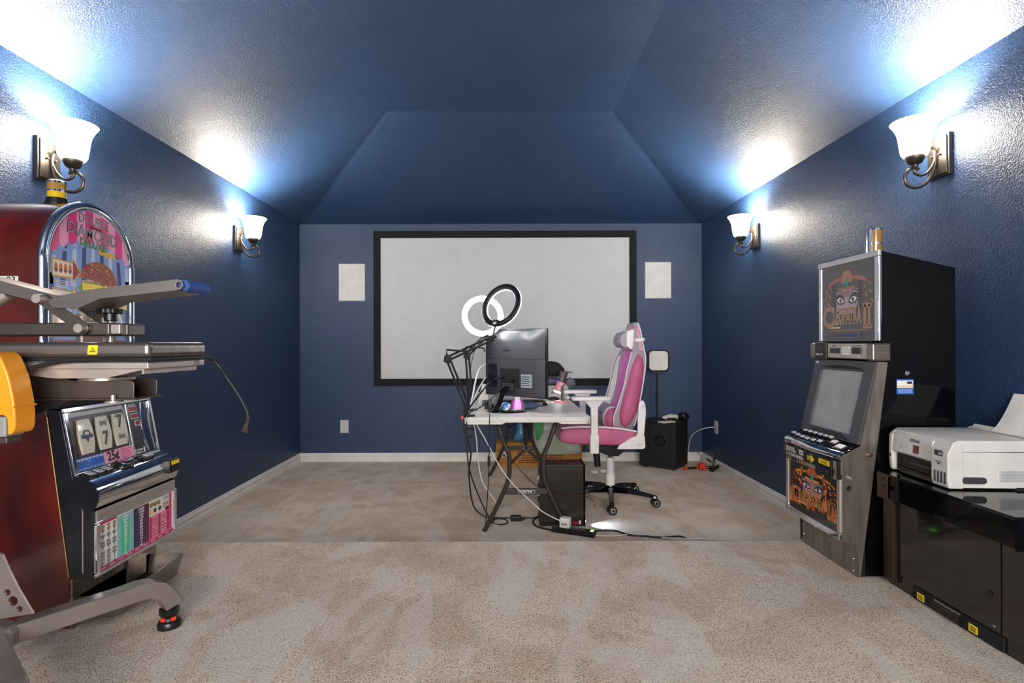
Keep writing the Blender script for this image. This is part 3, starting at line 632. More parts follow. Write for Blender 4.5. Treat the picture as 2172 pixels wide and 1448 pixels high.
# stand
HB_ = Vector((-1.50, 1.55, 0))
t = thing('press_stand', 'grey steel floor stand with curved legs under the heat press', 'stand', (-1.5, 1.56, RIS))
b = MB(); b.box((-1.60, 1.60, .36), (-1.525, 1.69, 1.03), 'silver_paint'); b.build('column', t, bevel=.006)
b = MB(); b.prism([(-1.49, .385), (-1.358, .405), (-1.38, .442), (-1.40, .476), (-1.428, .531), (-1.447, .576), (-1.49, .60)], 'silver_paint', frame((0, 1.642, 0), (1, 0, 0), (0, 0, 1)), .007,
     holes=[[(x+r*math.cos(2*PI*i/16), z+r*math.sin(2*PI*i/16)) for i in range(16)] for x, z, r in ((-1.432, .467, .0095), (-1.416, .442, .0145), (-1.397, .419, .009))]); b.build('gusset_plate', t)
b = MB(); Mh = Matrix.Translation((-1.47, 1.60, 0)); b.lathe([(0, .325), (.085, .325), (.085, .365), (.07, .378), (0, .378)], 'silver_paint', Mh, 8); b.build('hub', t, bevel=.004)
LP = [(0, .372), (.40, .375), (.45, .379), (.49, .374), (.53, .355), (.565, .318), (.59, .272), (.53, .256), (.52, .285), (.50, .308), (.47, .32), (.42, .321), (0, .316)]
for HB_, dx, dy in ((Vector((-1.50, 1.55, 0)), .59, .807), (Vector((-1.53, 1.67, 0)), .75, -.66)):
    d = Vector((dx, dy, 0)).normalized(); M = frame(HB_, d, (0, 0, 1))
    b = MB(); b.prism(LP, 'silver_paint', M @ Matrix.Translation((0, 0, -.028)), .056); lg = b.build('leg', t, bevel=.005, seg=3)
    fp = HB_+d*.55; Mf = Matrix.Translation((fp.x, fp.y, RIS))
    b = MB(); b.lathe([(0, 0), (.038, 0), (.039, .012), (.034, .022), (.026, .026), (.022, .034), (.028, .042), (.032, .048), (.032, .064), (.026, .07), (.016, .074), (.016, .08), (0, .08)], 'black_plastic', Mf, 24); ft = b.build('foot', lg)
    b = MB()
    for k in range(2):
        a = -1.9+k*1.4; b.box((-.008, .018, .026), (.008, .031, .040), 'orange_red', Mf @ Matrix.Rotation(a+PI/2+PI, 4, 'Z'))
    b.build('foot_lock', ft, bevel=.003)
t = thing('power_cable', 'black power cord hanging off the heat press with bare three prong plug', 'cord', (-.8, 1.8, .9))
b = MB(); b.tube([(-1.345, 1.48, 1.055), (-1.30, 1.475, 1.085), (-1.23, 1.475, 1.12), (-1.16, 1.485, 1.138), (-1.05, 1.492, 1.1425), (-.95, 1.492, 1.1425), (-.925, 1.52, 1.1425), (-.925, 1.7, 1.1425), (-.925, 1.78, 1.141), (-.905, 1.805, 1.115), (-.875, 1.80, 1.075), (-.84, 1.80, 1.022), (-.815, 1.80, .975), (-.808, 1.80, .95)], .0055, 'rubber_black', 8, 8); b.build('cord', t)
b = MB(); d = Vector((-.25, 0, -.97)).normalized(); p = Vector((-.808, 1.80, .952)); M = frame(p, (0, 1, 0), (d.z, 0, -d.x)); q = lambda s_, w_, h_: [tuple(p+d*s_+Vector((0, 1, 0))*h_*math.sin(2*PI*i/12)+Vector((-d.z, 0, d.x))*w_*math.cos(2*PI*i/12)) for i in range(12)]
b.loft([q(0, .010, .007), q(.006, .012, .008), q(.012, .009, .006), q(.03, .013, .009), q(.038, .013, .009)], 'rubber_black'); pl = b.build('plug', t)
for k, dy in ((-.007, 0), (.007, 0), (0, .0)):
    b = MB(); o_ = p+d*.038+Vector((-d.z, 0, d.x))*k; b.cyl(o_, o_+d*.014, .0017, 'brass', n=6); b.build('prong', pl)
# ---------------------------------------------------------------- tall black slot machine on the right
C0, C1 = 2.40, 2.86
t = thing('slot_machine', 'tall black slot machine with dark glass reading CLEOPATRA II and grey slanted screen', 'slot machine', (1.72, 2.63, RIS))
b = MB(); b.pr_xz([(1.607, 1.575), (1.607, 1.19), (1.64, 1.10), (1.535, .75), (1.535, RIS), (1.925, RIS), (1.925, 1.50)], C0, C1, 'black_gloss'); b.build('cabinet', t, bevel=.004)
def cleo_art(b, M, w, h, face_v, txt_v, dark, gold, gold2, skin, hair, line, up=1.):
    # stylised headdress and eyes above the name
    z = .0012; M = M @ Matrix.Diagonal((1, 1, .35, 1))
    def fit(tx, x, y, size, width, m, M_, zz, o):
        xs = [q[0] for q in text_geo(tx, 0)[0]]; b.text(tx, x, y, size, m, M_, zz, o, width/((max(xs)-min(xs))*size))
    b.face([(x*w, face_v+y*h) for x, y in ((-.21, .11), (-.215, -.02), (-.19, -.12), (-.13, -.2), (.13, -.2), (.19, -.12), (.215, -.02), (.21, .11))], skin, M, z+.0002)
    for sg in (-1, 1):
        br = [(sg*(.03+.19*i/7)*w, face_v+(.035+.075*math.sin(PI*i/8.5))*h) for i in range(8)]
        b.face(br+[(x, y-.014*h) for x, y in br[::-1]], 'a_black', M, z+.0022)
        for i in range(9):     # braided hair
            b.rect(sg*(.245*w+.012*w*math.sin(i))-.038*w, face_v-.14*h+i*.042*h, sg*(.245*w+.012*w*math.sin(i))+.038*w, face_v-.11*h+i*.042*h, hair, M, z)
        b.face([(sg*x*w, face_v+y*h) for x, y in ((.02, -.12), (.05, -.02), (.10, .06), (.2, .05), (.19, -.05), (.15, -.13), (.06, -.17))], skin, M, z+.0004)
        b.face([(sg*x*w, face_v+y*h) for x, y in ((.03, -.055), (.05, .015), (.10, .065), (.17, .07), (.225, .04), (.205, -.03), (.16, -.075), (.085, -.08))], 'a_dgrey', M, z+.0008)
        b.face([(sg*x*w, face_v+y*h) for x, y in ((.05, -.035), (.10, .012), (.15, .018), (.19, -.012), (.15, -.05), (.10, -.058))], 'a_white', M, z+.0012)
        b.disc(sg*.118*w, face_v-.021*h, .026*w, 'a_grey', M, z+.0016, 14); b.disc(sg*.118*w, face_v-.021*h, .011*w, 'a_black', M, z+.002, 12); b.disc(sg*.118*w+.006*w, face_v-.013*h, .004*w, 'a_white', M, z+.0024, 8)
        for k in range(3):     # gold scroll ornaments
            cx, cv = sg*(.365+.02*k)*w, face_v+(.13-.11*k)*h
            pts = [(cx+.065*w*math.cos(a*.55)*(1-.07*a), cv+.06*h*math.sin(a*.55)*(1-.07*a)) for a in range(11)]
            for a in range(10):
                (x0, y0), (x1, y1) = pts[a], pts[a+1]; b.face([(x0-.013*w, y0-.006*h), (x0+.013*w, y0+.006*h), (x1+.013*w, y1+.006*h), (x1-.013*w, y1-.006*h)], gold if k else gold2, M, z+.0004)
        n = 8
        b.face([(sg*(.06+.3*i/n)*w, face_v+(.26-.06*(i/n)**2+.025)*h) for i in range(n+1)]+[(sg*(.06+.3*i/n)*w, face_v+(.26-.06*(i/n)**2-.025)*h) for i in range(n, -1, -1)], gold2, M, z+.0006)
    for i in range(-4, 5): b.rect(i*.014*w-.004*w, face_v+.01*h+abs(i)*.016*h, i*.014*w+.004*w, face_v+.10*h, hair if i % 2 else 'a_rose', M, z+.001)
    b.face([(-.16*w, face_v+.11*h), (.16*w, face_v+.11*h), (.15*w, face_v+.15*h), (-.15*w, face_v+.15*h)], gold2, M, z+.0014)
    b.face([(-.10*w, face_v+.20*h), (-.10*w, face_v+.30*h), (-.05*w, face_v+.36*h), (.05*w, face_v+.36*h), (.10*w, face_v+.30*h), (.10*w, face_v+.20*h)], gold, M, z+.001)
    b.rect(-.03*w, face_v+.13*h, .03*w, face_v+.25*h, 'a_turq', M, z+.0016)
    # name, big initial
    for off, c, dz in ((.05, line, .0024), (.018, 'a_black', .0030), (.0, gold, .0036)):
        fit('C', -.37*w, txt_v, .40*h, .20*w, c, M, z+dz, off*.6); fit('LEOPATRA', .0*w, txt_v+.015*h, .29*h, .52*w, c, M, z+dz, off); o2 = off*.16*h
        for q in ((-.012, .0), (.062, .0)): b.rect((.345+q[0])*w-.016*w-o2, txt_v-.12*h-o2, (.345+q[0])*w+.016*w+o2, txt_v+.14*h+o2, c, M, z+dz)
        for v in (-.125, .135): b.rect(.30*w-o2, txt_v+v*h-.014*h-o2, .445*w+o2, txt_v+v*h+.014*h+o2, c, M, z+dz)
    b.face([(-.34*w, txt_v-.135*h), (-.12*w, txt_v-.135*h), (-.12*w, txt_v-.115*h), (-.34*w, txt_v-.115*h)], line, M, z+.003)
mat('trim_silver', 'd2d2d4', .25, .4); mat('a_glass', '565355', .12, coat=.4)
# top box glass
MT = frame((1.6065, (C0+C1)/2, 0), (0, -1, 0), (0, 0, 1))
for q in ((-.23, 1.553, .23, 1.578, .009), (-.23, 1.19, -.207, 1.553, .006), (.200, 1.19, .23, 1.553, .008)):
    b = MB(); b.box((q[0], q[1], -.003), (q[2], q[3], q[4]), 'chrome' if q[0] > -.2 or q[2] < .2 else 'trim_silver', MT); b.build('glass_trim', t, bevel=.003)
b = MB(); b.rect(-.207, 1.19, .2, 1.553, 'a_glass', MT, .001); tg = b.build('top_glass', t)
mat('dull_gold', 'b07a5e', .3, coat=.3); mat('dull_red', 'a86a5c', .35, coat=.3); mat('dull_skin', 'b8a0aa', .35, coat=.3); mat('dull_hair', '403c42', .35, coat=.3); mat('dull_line', 'd8c0a0', .35, coat=.3)
MT2 = MT @ Matrix.Translation((-.004, 0, .001))
b = MB(); cleo_art(b, MT2, .40, .36, 1.39, 1.30, 'a_dgrey', 'dull_gold', 'dull_red', 'dull_skin', 'dull_hair', 'dull_line')
b.rect(-.11, 1.205, .11, 1.232, 'a_grey', MT2, .002); b.scrawl(0, 1.2185, .16, .014, 'a_navy', MT2, .0024, 11); b.rect(-.13, 1.238, .15, 1.242, 'dull_gold', MT2, .002)
b.build('glass_artwork', tg)
# reader strip with end bumpers
b = MB(); b.box((1.575, C0+.03, 1.108), (1.64, C1-.03, 1.183), 'black_plastic'); rs = b.build('reader_strip', t, bevel=.004)
b = MB(); b.box((1.568, C0+.035, 1.112), (1.576, C0+.325, 1.18), 'alu'); rp = b.build('reader_plate', rs, bevel=.002)
MP = frame((1.568, C0+.18, 1.146), (0, -1, 0), (0, 0, 1))
b = MB(); b.rect(-.125, -.012, -.045, .012, 'a_black', MP, .0008); b.build('display', rp)
for i in range(4):
    for j in range(3):
        b = MB(); b.box((-.03+i*.0155, -.018+j*.0135, 0), (-.019+i*.0155, -.008+j*.0135, .002), 'a_white', MP); b.build('key', rp)
b = MB(); b.box((.05, -.012, 0), (.11, .016, .006), 'black_plastic', MP); b.build('card_slot', rp, bevel=.002)
b = MB(); b.face([(.085, -.026), (.101, -.026), (.093, -.014)], 'a_white', MP, .0008); b.rect(.05, .022, .11, .025, 'ink', MP, .0008); b.rect(-.105, .02, -.08, .025, 'ink', MP, .0008); b.build('reader_print', rp)
b = MB(); b.box((1.562, C1-.13, 1.104), (1.577, C1-.035, 1.186), 'black_satin'); tp = b.build('ticket_printer', rs, bevel=.003)
MK = frame((1.562, C1-.082, 1.146), (0, -1, 0), (0, 0, 1))
b = MB(); b.rect(-.035, .008, .025, .020, 'a_black', MK, .0006); b.scrawl(-.005, -.018, .06, .010, 'a_silver', MK, .0008, 9); b.rect(-.003, -.03, .003, -.006, 'a_red', MK, .0008); b.build('print', tp)
for ya, yb in ((C0-.012, C0+.032), (C1-.034, C1+.014)):
    b = MB(); b.box((1.562, ya, 1.104), (1.645, yb, 1.182), 'steel'); b.build('bumper', rs, bevel=.010, seg=3)
# slanted screen
up = Vector((.080, 0, .354)).normalized(); MS = frame((1.512, C0+.23, .748), (0, -1, 0), up); HS = .362
b = MB(); b.prism([(-.23, 0), (.23, 0), (.23, HS), (-.23, HS)], 'bezel', MS @ Matrix.Translation((0, 0, -.04)), .046, holes=[[(-.165, .035), (.160, .035), (.160, .315), (-.165, .315)]]); sb = b.build('screen_bezel', t, bevel=.002)
b = MB(); b.rect(-.18, .02, .175, .33, 'lcd', MS, -.004); b.build('screen', sb)
b = MB(); b.prism([(-.18, .322), (-.1, .334), (0, .338), (.1, .334), (.175, .322)], 'black_matte', MS, .007); b.build('brow', sb); 
b = MB(); b.rect(-.225, .342, -.195, .352, 'a_silver', MS, .0065); b.build('bezel_badge', sb)
b = MB(); b.prism([(-.175, .006), (-.1, .028), (.1, .028), (.17, .006)], 'black_satin', MS, .012); b.build('sill', sb, bevel=.004)
# stainless cheek on the near side
b = MB(); b.prism([(1.592, 1.102), (1.632, 1.10), (1.516, .20), (1.506, RIS), (1.503, .324), (1.442, .342), (1.438, .705), (1.516, .746)], 'stainless', frame((0, C0, 0), (1, 0, 0), (0, 0, 1)), .006,
     holes=[[(1.466+.011*math.cos(2*PI*i/16), .566+.011*math.sin(2*PI*i/16)) for i in range(16)]]); ck = b.build('side_cheek', t)
b = MB(); b.pr_xz([(1.592, 1.102), (1.632, 1.10), (1.516, .20), (1.506, RIS), (1.503, .324), (1.442, .342), (1.438, .705), (1.516, .746)], C1-.002, C1+.004, 'stainless'); b.build('side_cheek', t)
b = MB(); b.cyl((1.552, C0-.02, .708), (1.552, C0-.004, .708), .007, 'brass', n=12); b.build('lock_peg', ck)
b = MB(); b.cyl((1.466, C0-.016, .612), (1.466, C0-.004, .612), .007, 'alu', n=12); b.build('lock_peg', ck)
b = MB(); b.pr_xz([(1.52, .748), (1.45, .705), (1.447, .345), (1.51, .325), (1.517, RIS), (1.54, RIS), (1.56, .75)], C0, C1, 'black_satin'); b.build('lower_body', t)
# curved console deck
b = MB(); L = []
for i in range(17):
    u = i/16; y = C1+.004-(C1-C0+.008)*u; k = .016*math.sin(PI*u)**.8
    L.append([(1.535, y, .755), (1.525, y, .755), (1.446-k, y, .716), (1.432-k, y, .706), (1.43-k, y, .694), (1.436-k*.6, y, .682), (1.535, y, .682)])
b.loft(L, 'black_gloss'); dk = b.build('button_deck', t, sharp=30)
b = MB(); L = []
for i in range(17):
    u = i/16; y = C1+.005-(C1-C0+.010)*u; k = .016*math.sin(PI*u)**.8
    L.append([(1.452-k, y, .7195), (1.446-k, y, .718), (1.430-k, y, .708), (1.427-k, y, .694), (1.434-k*.6, y, .680), (1.44-k*.6, y, .69)])
b.loft(L, 'chrome'); b.build('chrome_nose', dk, sharp=60)
b = MB(); b.box((1.438, C0-.004, .700), (1.53, C0+.004, .722), 'chrome', Matrix.Translation((0, 0, 0))); b.build('chrome_end', dk, bevel=.004)
sl = Vector((.079, 0, .039)).normalized(); MDK = frame((1.446, (C0+C1)/2, .7165), (0, -1, 0), sl)
def btn(u, v, w_, h_, par=dk):
    b = MB(); b.prism([(-w_, -h_), (w_, -h_), (w_, h_), (-w_, h_)], 'black_plastic', MDK @ Matrix.Translation((u, v, 0)), .010)
    b.prism([(-w_*.8, -h_*.75), (w_*.8, -h_*.75), (w_*.8, h_*.75), (-w_*.8, h_*.75)], 'a_silver', MDK @ Matrix.Translation((u, v, .009)), .006); b.build('button', par, bevel=.0015)
for i in range(6): btn(-.165+i*.044, .062, .0155, .0095)
for i in range(6): btn(-.205+i*.048, .024-.014*math.sin(PI*(i+.3)/6.6), .017, .0105)
btn(.115, .038, .021, .014); btn(.185, .02, .028, .018)
b = MB(); b.rect(.02, .045, .085, .072, 'a_grey', MDK, .001); b.build('deck_label', dk)
# bill strip
MV = frame((1.418, (C0+C1)/2, .596), (0, -1, 0), (0, 0, 1))
b = MB(); b.box((-.228, .03, -.03), (.205, .083, .0), 'black_satin', MV); b.build('bill_panel', t, bevel=.002); bp_ = COL.objects[-1]
b = MB(); b.text('THIS MACHINE', -.155, .072, .016, 'a_white', MV, .0012, .02, .75); b.text('ACCEPTS TICKETS', -.15, .059, .016, 'a_white', MV, .0012, .02, .75)
b.rect(-.075, .056, -.035, .078, 'a_white', MV, .0012); b.scrawl(-.055, .067, .032, .010, 'ink', MV, .002, 5)
b.text('1 5 10 20 50 100 BILLS', -.115, .041, .021, 'a_white', MV, .0012, .03, .80)
b.build('bill_lettering', bp_); b = MB()
b.face([(.0, .046), (.03, .046), (.03, .035), (.062, .056), (.03, .077), (.03, .066), (.0, .066)], 'yellow', MV, .0012)
for k in range(3): b.rect(.004, .0495+k*.0055, .034, .0515+k*.0055, 'ink', MV, .0018)
b.build('arrow_decal', bp_)
b = MB(); b.box((.085, .008, -.03), (.20, .08, .006), 'black_plastic', MV); b.prism([(.105, .012), (.18, .012), (.19, .038), (.10, .038)], 'black_matte', MV @ Matrix.Translation((0, 0, .004)), .018); ba = b.build('bill_acceptor', t, bevel=.003)
b = MB(); b.rect(.105, .052, .19, .074, 'yellow', MV, .0068)
for k in range(2): b.rect(.12, .057+k*.007, .175, .060+k*.007, 'ink', MV, .0074)
b.build('yellow_label', ba)
b = MB(); b.box((.205, .005, -.03), (.23, .083, .002), 'chrome', MV); b.build('chrome_strip', t)
# belly door
MBD = frame((1.4405, (C0+C1)/2, .342), (0, -1, 0), (0, 0, 1)); HD = .285
for q in ((-.23, 0, .23, .03, .012), (-.23, HD-.024, .23, HD, .008), (-.23, .03, -.208, HD-.024, .008), (.205, .03, .23, HD-.024, .010)):
    b = MB(); b.box((q[0], q[1], -.004), (q[2], q[3], q[4]), 'chrome' if q[3]-q[1] < .1 else 'alu', MBD); b.build('belly_frame', t, bevel=.004)
b = MB(); b.rect(-.21, .028, .207, HD-.022, 'a_black', MBD, .0005); bg = b.build('belly_glass', t)
mat('flame', 'd8641a', .3, c2='7a1a0c', nscale=30, coat=.3); mat('flame2', 'e89a3a', .3, c2='b0441a', nscale=40, coat=.3)
b = MB(); Mq = MBD @ Matrix.Translation((0, 0, .0005))
for i in range(16):
    u = -.19+i*.025; hh = .05+.06*random.random(); v0 = .04+.05*random.random() if 3 < i < 13 else .06; b.face([(u-.012, v0), (u+.012, v0), (u+.006, v0+hh*.6), (u+.003*math.sin(i), v0+hh), (u-.007, v0+hh*.5)], 'flame' if i % 3 else 'flame2', Mq, .0006)
for sg in (-1, 1):
    for k in range(6):
        u = sg*(.10+.012*math.sin(k)); b.face([(u-.010, .16+k*.014), (u+.010, .158+k*.014), (u+.006, .178+k*.014), (u-.004, .182+k*.014)], 'flame2' if k % 2 else 'flame', Mq, .0008)
cleo_art(b, Mq, .41, .235, .172, .105, 'a_black', 'flame', 'flame2', 'a_skin', 'a_plum', 'a_lgold')
b.build('glass_artwork', bg)
b = MB(); b.lathe([(.0, 0), (.004, 0), (.004, .006), (.0, .006)], 'chrome', MBD @ Matrix.Translation((.05, .006, .012)), 12); b.build('door_latch', t)
b = MB(); b.box((1.500, C0+.002, RIS), (1.506, C1-.03, .34), 'stainless'); kp = b.build('kick_plate', t)
b = MB(); b.box((1.497, C0+.19, .275), (1.5, C0+.33, .335), 'stainless'); b.build('kick_badge', kp, bevel=.002)
for y, z in ((C0+.02, .21), (C0+.02, .26), (C1-.045, .235), (C1-.045, .285)):
    b = MB(); b.lathe([(0, 0), (.004, 0), (.003, .003), (0, .004)], 'chrome', frame((1.5, y, z), (0, -1, 0), (0, 0, 1)), 10); b.build('rivet', kp)
b = MB(); b.lathe([(0, 0), (.011, 0), (.011, .006), (.007, .009), (0, .009)], 'chrome', frame((1.716, C0, 1.054), (1, 0, 0), (0, 0, 1)), 16); b.build('side_lock', t)
MI = frame((1.708, C0, .996), (1, 0, 0), (0, 0, 1))
b = MB(); b.box((-.036, -.032, 0), (.036, .032, .0012), 'a_bluep', MI); b.rect(-.034, .004, .034, .026, 'a_white', MI, .0016); b.rect(-.034, -.006, .034, .003, 'a_lgold', MI, .0016); b.rect(.008, .012, .03, .022, 'ink', MI, .002)
for k in range(4): b.rect(-.03, -.026+k*.0045, .03, -.0245+k*.0045, 'a_lblue', MI, .0016)
b.build('licence_plate', t)
Mc = Matrix.Translation((1.648, 2.50, 1.565))
b = MB(); b.lathe([(0, 0), (.029, 0), (.029, .05), (0, .05)], 'glass_amber', Mc, 24); cn = b.build('beacon_lens', t)
b = MB(); b.lathe([(.02, .05), (.031, .05), (.031, .057), (.02, .057)], 'chrome', Mc, 24); b.build('beacon_band', cn)
b = MB(); b.lathe([(0, .057), (.028, .057), (.028, .112), (0, .112)], 'glass_amber', Mc, 24); b.build('beacon_lens', cn)
b = MB(); b.lathe([(0, .112), (.031, .112), (.031, .12), (.026, .123), (0, .123)], 'chrome', Mc, 24); b.build('beacon_cap', cn)
b = MB()
for a in (2.6, 3.6): b.box((.027, -.006, 0), (.032, .006, .115), 'chrome', Mc @ Matrix.Rotation(a, 4, 'Z'))
b.build('beacon_rib', cn)

# ---------------------------------------------------------------- low black cabinet with the printer
mat('black_laminate', '17130f', .09, coat=.5, c2='211a15', nscale=4)
t = thing('base_cabinet', 'low glossy black slot machine base cabinet under the white printer', 'cabinet', (1.8, 2.03, RIS))
b = MB(); b.box((1.600, 1.73, RIS), (2.015, 2.345, .56), 'black_laminate'); b.build('body', t, bevel=.003)
b = MB(); b.box((1.556, 1.715, .645), (2.02, 2.352, .651), 'black_gloss'); b.box((1.556, 1.715, .553), (1.562, 2.285, .645), 'black_gloss'); b.box((1.556, 1.715, .545), (1.66, 1.72, .645), 'black_gloss'); b.box((1.562, 1.72, .56), (2.02, 2.35, .645), 'black_matte'); tc_ = b.build('top_cover', t, bevel=.0025)
mat('bronze_steel', '5a4a40', .3, .8); b = MB(); b.box((1.556, 2.27, .545), (1.562, 2.352, .645), 'bronze_steel'); b.box((1.58, 2.29, .21), (1.60, 2.349, .56), 'bronze_steel'); br = b.build('end_bracket', t, bevel=.002)
for z in (.60, .63):
    b = MB(); b.lathe([(0, 0), (.006, 0), (.006, .002), (0, .002)], 'black_matte', frame((1.556, 2.31, z), (0, -1, 0), (0, 0, 1)), 10); b.build('hole_plug', br)
b = MB(); b.box((1.5955, 1.815, .245), (1.60, 2.285, .553), 'black_laminate'); ad = b.build('access_door', t, bevel=.0015)
b = MB(); b.lathe([(0, 0), (.009, 0), (.011, .003), (.009, .005), (0, .004)], 'black_matte', frame((1.5955, 1.855, .36), (0, -1, 0), (0, 0, 1)), 16); b.build('lock_hole', ad)
b = MB(); b.lathe([(0, 0), (.005, 0), (.004, .003), (0, .004)], 'chrome', frame((1.5955, 1.835, .262), (0, -1, 0), (0, 0, 1)), 10); b.build('screw', ad)
b = MB(); b.box((1.592, 1.80, RIS+.004), (1.60, 2.20, .24), 'black_matte'); lp_ = b.build('lower_panel', t, bevel=.001)
b = MB(); b.box((1.578, 1.965, RIS+.012), (1.593, 2.09, .232), 'black_plastic'); b.build('pull_handle', lp_, bevel=.004)
b = MB(); b.box((1.588, 1.97, .2335), (1.594, 2.085, .2375), 'alu'); b.build('handle_lip', lp_)
for y in (2.155, 1.915):
    My = frame((1.592, y, .212), (0, -1, 0), (0, 0, 1))
    b = MB(); b.box((-.018, -.012, 0), (.018, .014, .001), 'yellow', My)
    for k in range(3): b.rect(-.012, -.007+k*.006, .012, -.004+k*.006, 'ink', My, .0014)
    b.build('yellow_label', lp_)

t = thing('printer', 'white ink tank printer marked EPSON on the low black cabinet', 'printer', (1.792, 2.195, .651), -.05)
def pb(b, name, par=t, **k): return b.build(name, par, world=False, **k)
# local: front faces -x, near side is -y
b = MB(); b.box((-.165, -.165, .006), (.17, .165, .135), 'plastic_white'); b.box((-.15, -.15, 0), (.16, .15, .008), 'black_matte'); bd = pb(b, 'body', bevel=.006)
b = MB(); b.pr_xz([(-.172, .135), (-.172, .148), (-.16, .172), (-.145, .178), (.165, .178), (.172, .17), (.172, .138)], -.168, .168, 'plastic_white'); lid = pb(b, 'scanner_lid', bevel=.004)
b = MB(); b.pr_xz([(-.178, .004), (-.182, .03), (-.182, .125), (-.176, .145), (-.155, .163), (-.13, .168), (-.125, .12), (-.125, .004)], -.170, -.082, 'plastic_white'); tk = pb(b, 'ink_tank_cover', bevel=.006, seg=3)
for k in range(4):
    b = MB(); n = 8; y0 = -.16+k*.017
    poly = [(.0035*math.cos(PI*i/n), .058+.0035*math.sin(PI*i/n)) for i in range(n+1)]+[(.0035*math.cos(PI+PI*i/n), .022+.0035*math.sin(PI+PI*i/n)) for i in range(n+1)]
    b.prism(poly, 'a_dgrey', frame((-.1825, y0+.004, 0), (0, -1, 0), (0, 0, 1)), .0012); pb(b, 'ink_window', tk)
MPF = frame((-.1825, -.125, 0), (0, -1, 0), (0, 0, 1))
b = MB(); b.rect(-.022, .116, .02, .137, 'a_grey', MPF, .0006); b.rect(-.019, .12, -.004, .133, 'a_plum', MPF, .001); b.rect(-.001, .122, .017, .128, 'a_silver', MPF, .001); b.rect(-.018, .083, .016, .101, 'a_silver', MPF, .0006); b.scrawl(-.001, .095, .026, .005, 'ink', MPF, .001, 7); b.rect(-.006, .085, .006, .09, 'ink', MPF, .001)
pb(b, 'front_badges', tk)
b = MB(); b.pr_xz([(-.174, .082), (-.180, .09), (-.174, .158), (-.168, .164), (-.15, .16), (-.15, .082)], -.081, .148, 'plastic_white'); cp = pb(b, 'control_panel', bevel=.003)
fn = Vector((.006, 0, .068)).normalized(); MCP = frame((-.1805, .035, .09), (0, -1, 0), fn)
b = MB(); b.text('EPSON', .02, .055, .017, 'ink', MCP, .0008, .02, 1.05); b.rect(.015, .008, .048, .04, 'a_dbrown', MCP, .0008)
for u, r in ((-.06, .009), (-.025, .007)):
    b.disc(u, .025, r, 'plastic_grey', MCP, .0006, 16); b.disc(u, .025, r*.86, 'plastic_white', MCP, .0010, 16); b.disc(u, .025, r*.25, 'plastic_grey', MCP, .0014, 8)
for i in range(3):
    for j in range(2): b.disc(.078+j*.02, .012+i*.018, .0045, 'plastic_grey', MCP, .0006, 10); b.disc(.078+j*.02, .012+i*.018, .0036, 'plastic_white', MCP, .0010, 10)
pb(b, 'panel_print', cp)
b = MB(); b.box((-.168, -.08, .012), (-.15, .135, .084), 'black_matte'); b.box((-.178, -.08, .006), (-.165, .10, .028), 'black_gloss'); b.box((-.172, -.078, .03), (-.165, .095, .066), 'black_gloss'); b.box((-.174, -.07, .052), (-.168, .06, .056), 'a_dgrey'); pb(b, 'output_tray', bevel=.002)
b = MB(); b.pr_xz([(-.176, .004), (-.182, .06), (-.180, .15), (-.166, .168), (-.14, .172), (-.14, .004)], .146, .171, 'plastic_white'); lc = pb(b, 'left_cheek', bevel=.008, seg=3)
b = MB(); b.box((-.1835, .152, .06), (-.181, .159, .072), 'ink'); pb(b, 'port', lc)
MSD = frame((0, -.1655, 0), (1, 0, 0), (0, 0, 1))
b = MB(); n = 10; poly = [(-.10+.012*math.cos(-PI/2+PI*i/n)+.02, .035+.012*math.sin(-PI/2+PI*i/n)) for i in range(n+1)]+[(-.14+.012*math.cos(PI/2+PI*i/n)+.0, .035+.012*math.sin(PI/2+PI*i/n)) for i in range(n+1)]
b.prism(poly, 'a_dgrey', MSD @ Matrix.Translation((.02, 0, 0)), .006); pb(b, 'side_window', tk)
b = MB(); b.box((.0, -.1665, .03), (.115, -.1652, .072), 'a_silver')
for k in range(9): b.box((.003, -.1672, .033+k*.0042), (.112-.008*(k % 3), -.1664, .0345+k*.0042), 'plastic_grey')
pb(b, 'spec_label', bd)
b = MB(); b.pr_xz([(.05, .0), (.06, .010), (.12, .010), (.13, 0)], -.1665, -.15, 'black_matte'); pb(b, 'grip_recess', bd)
b = MB(); b.pr_xz([(.128, .178), (.150, .182), (.158, .196), (.150, .197), (.143, .188), (.12, .184)], -.16, .150, 'plastic_white'); pb(b, 'rear_tray_flap', bevel=.002)
b = MB(); L = []
for i in range(9):
    s_ = i/8; x = 1.918+.085*s_**.65; z = .834+.148*s_
    L.append([(x, 1.97+.0, z), (x, 2.225-.010*s_, z+.01*0), (x+.0012, 2.225-.010*s_, z), (x+.0012, 1.97, z)])
b.loft(L, 'paper'); b.build('paper_sheet', label='curved white sheet of paper standing in the printer rear tray', cat='paper', loc=(1.93, 2.1, .832), sharp=60)
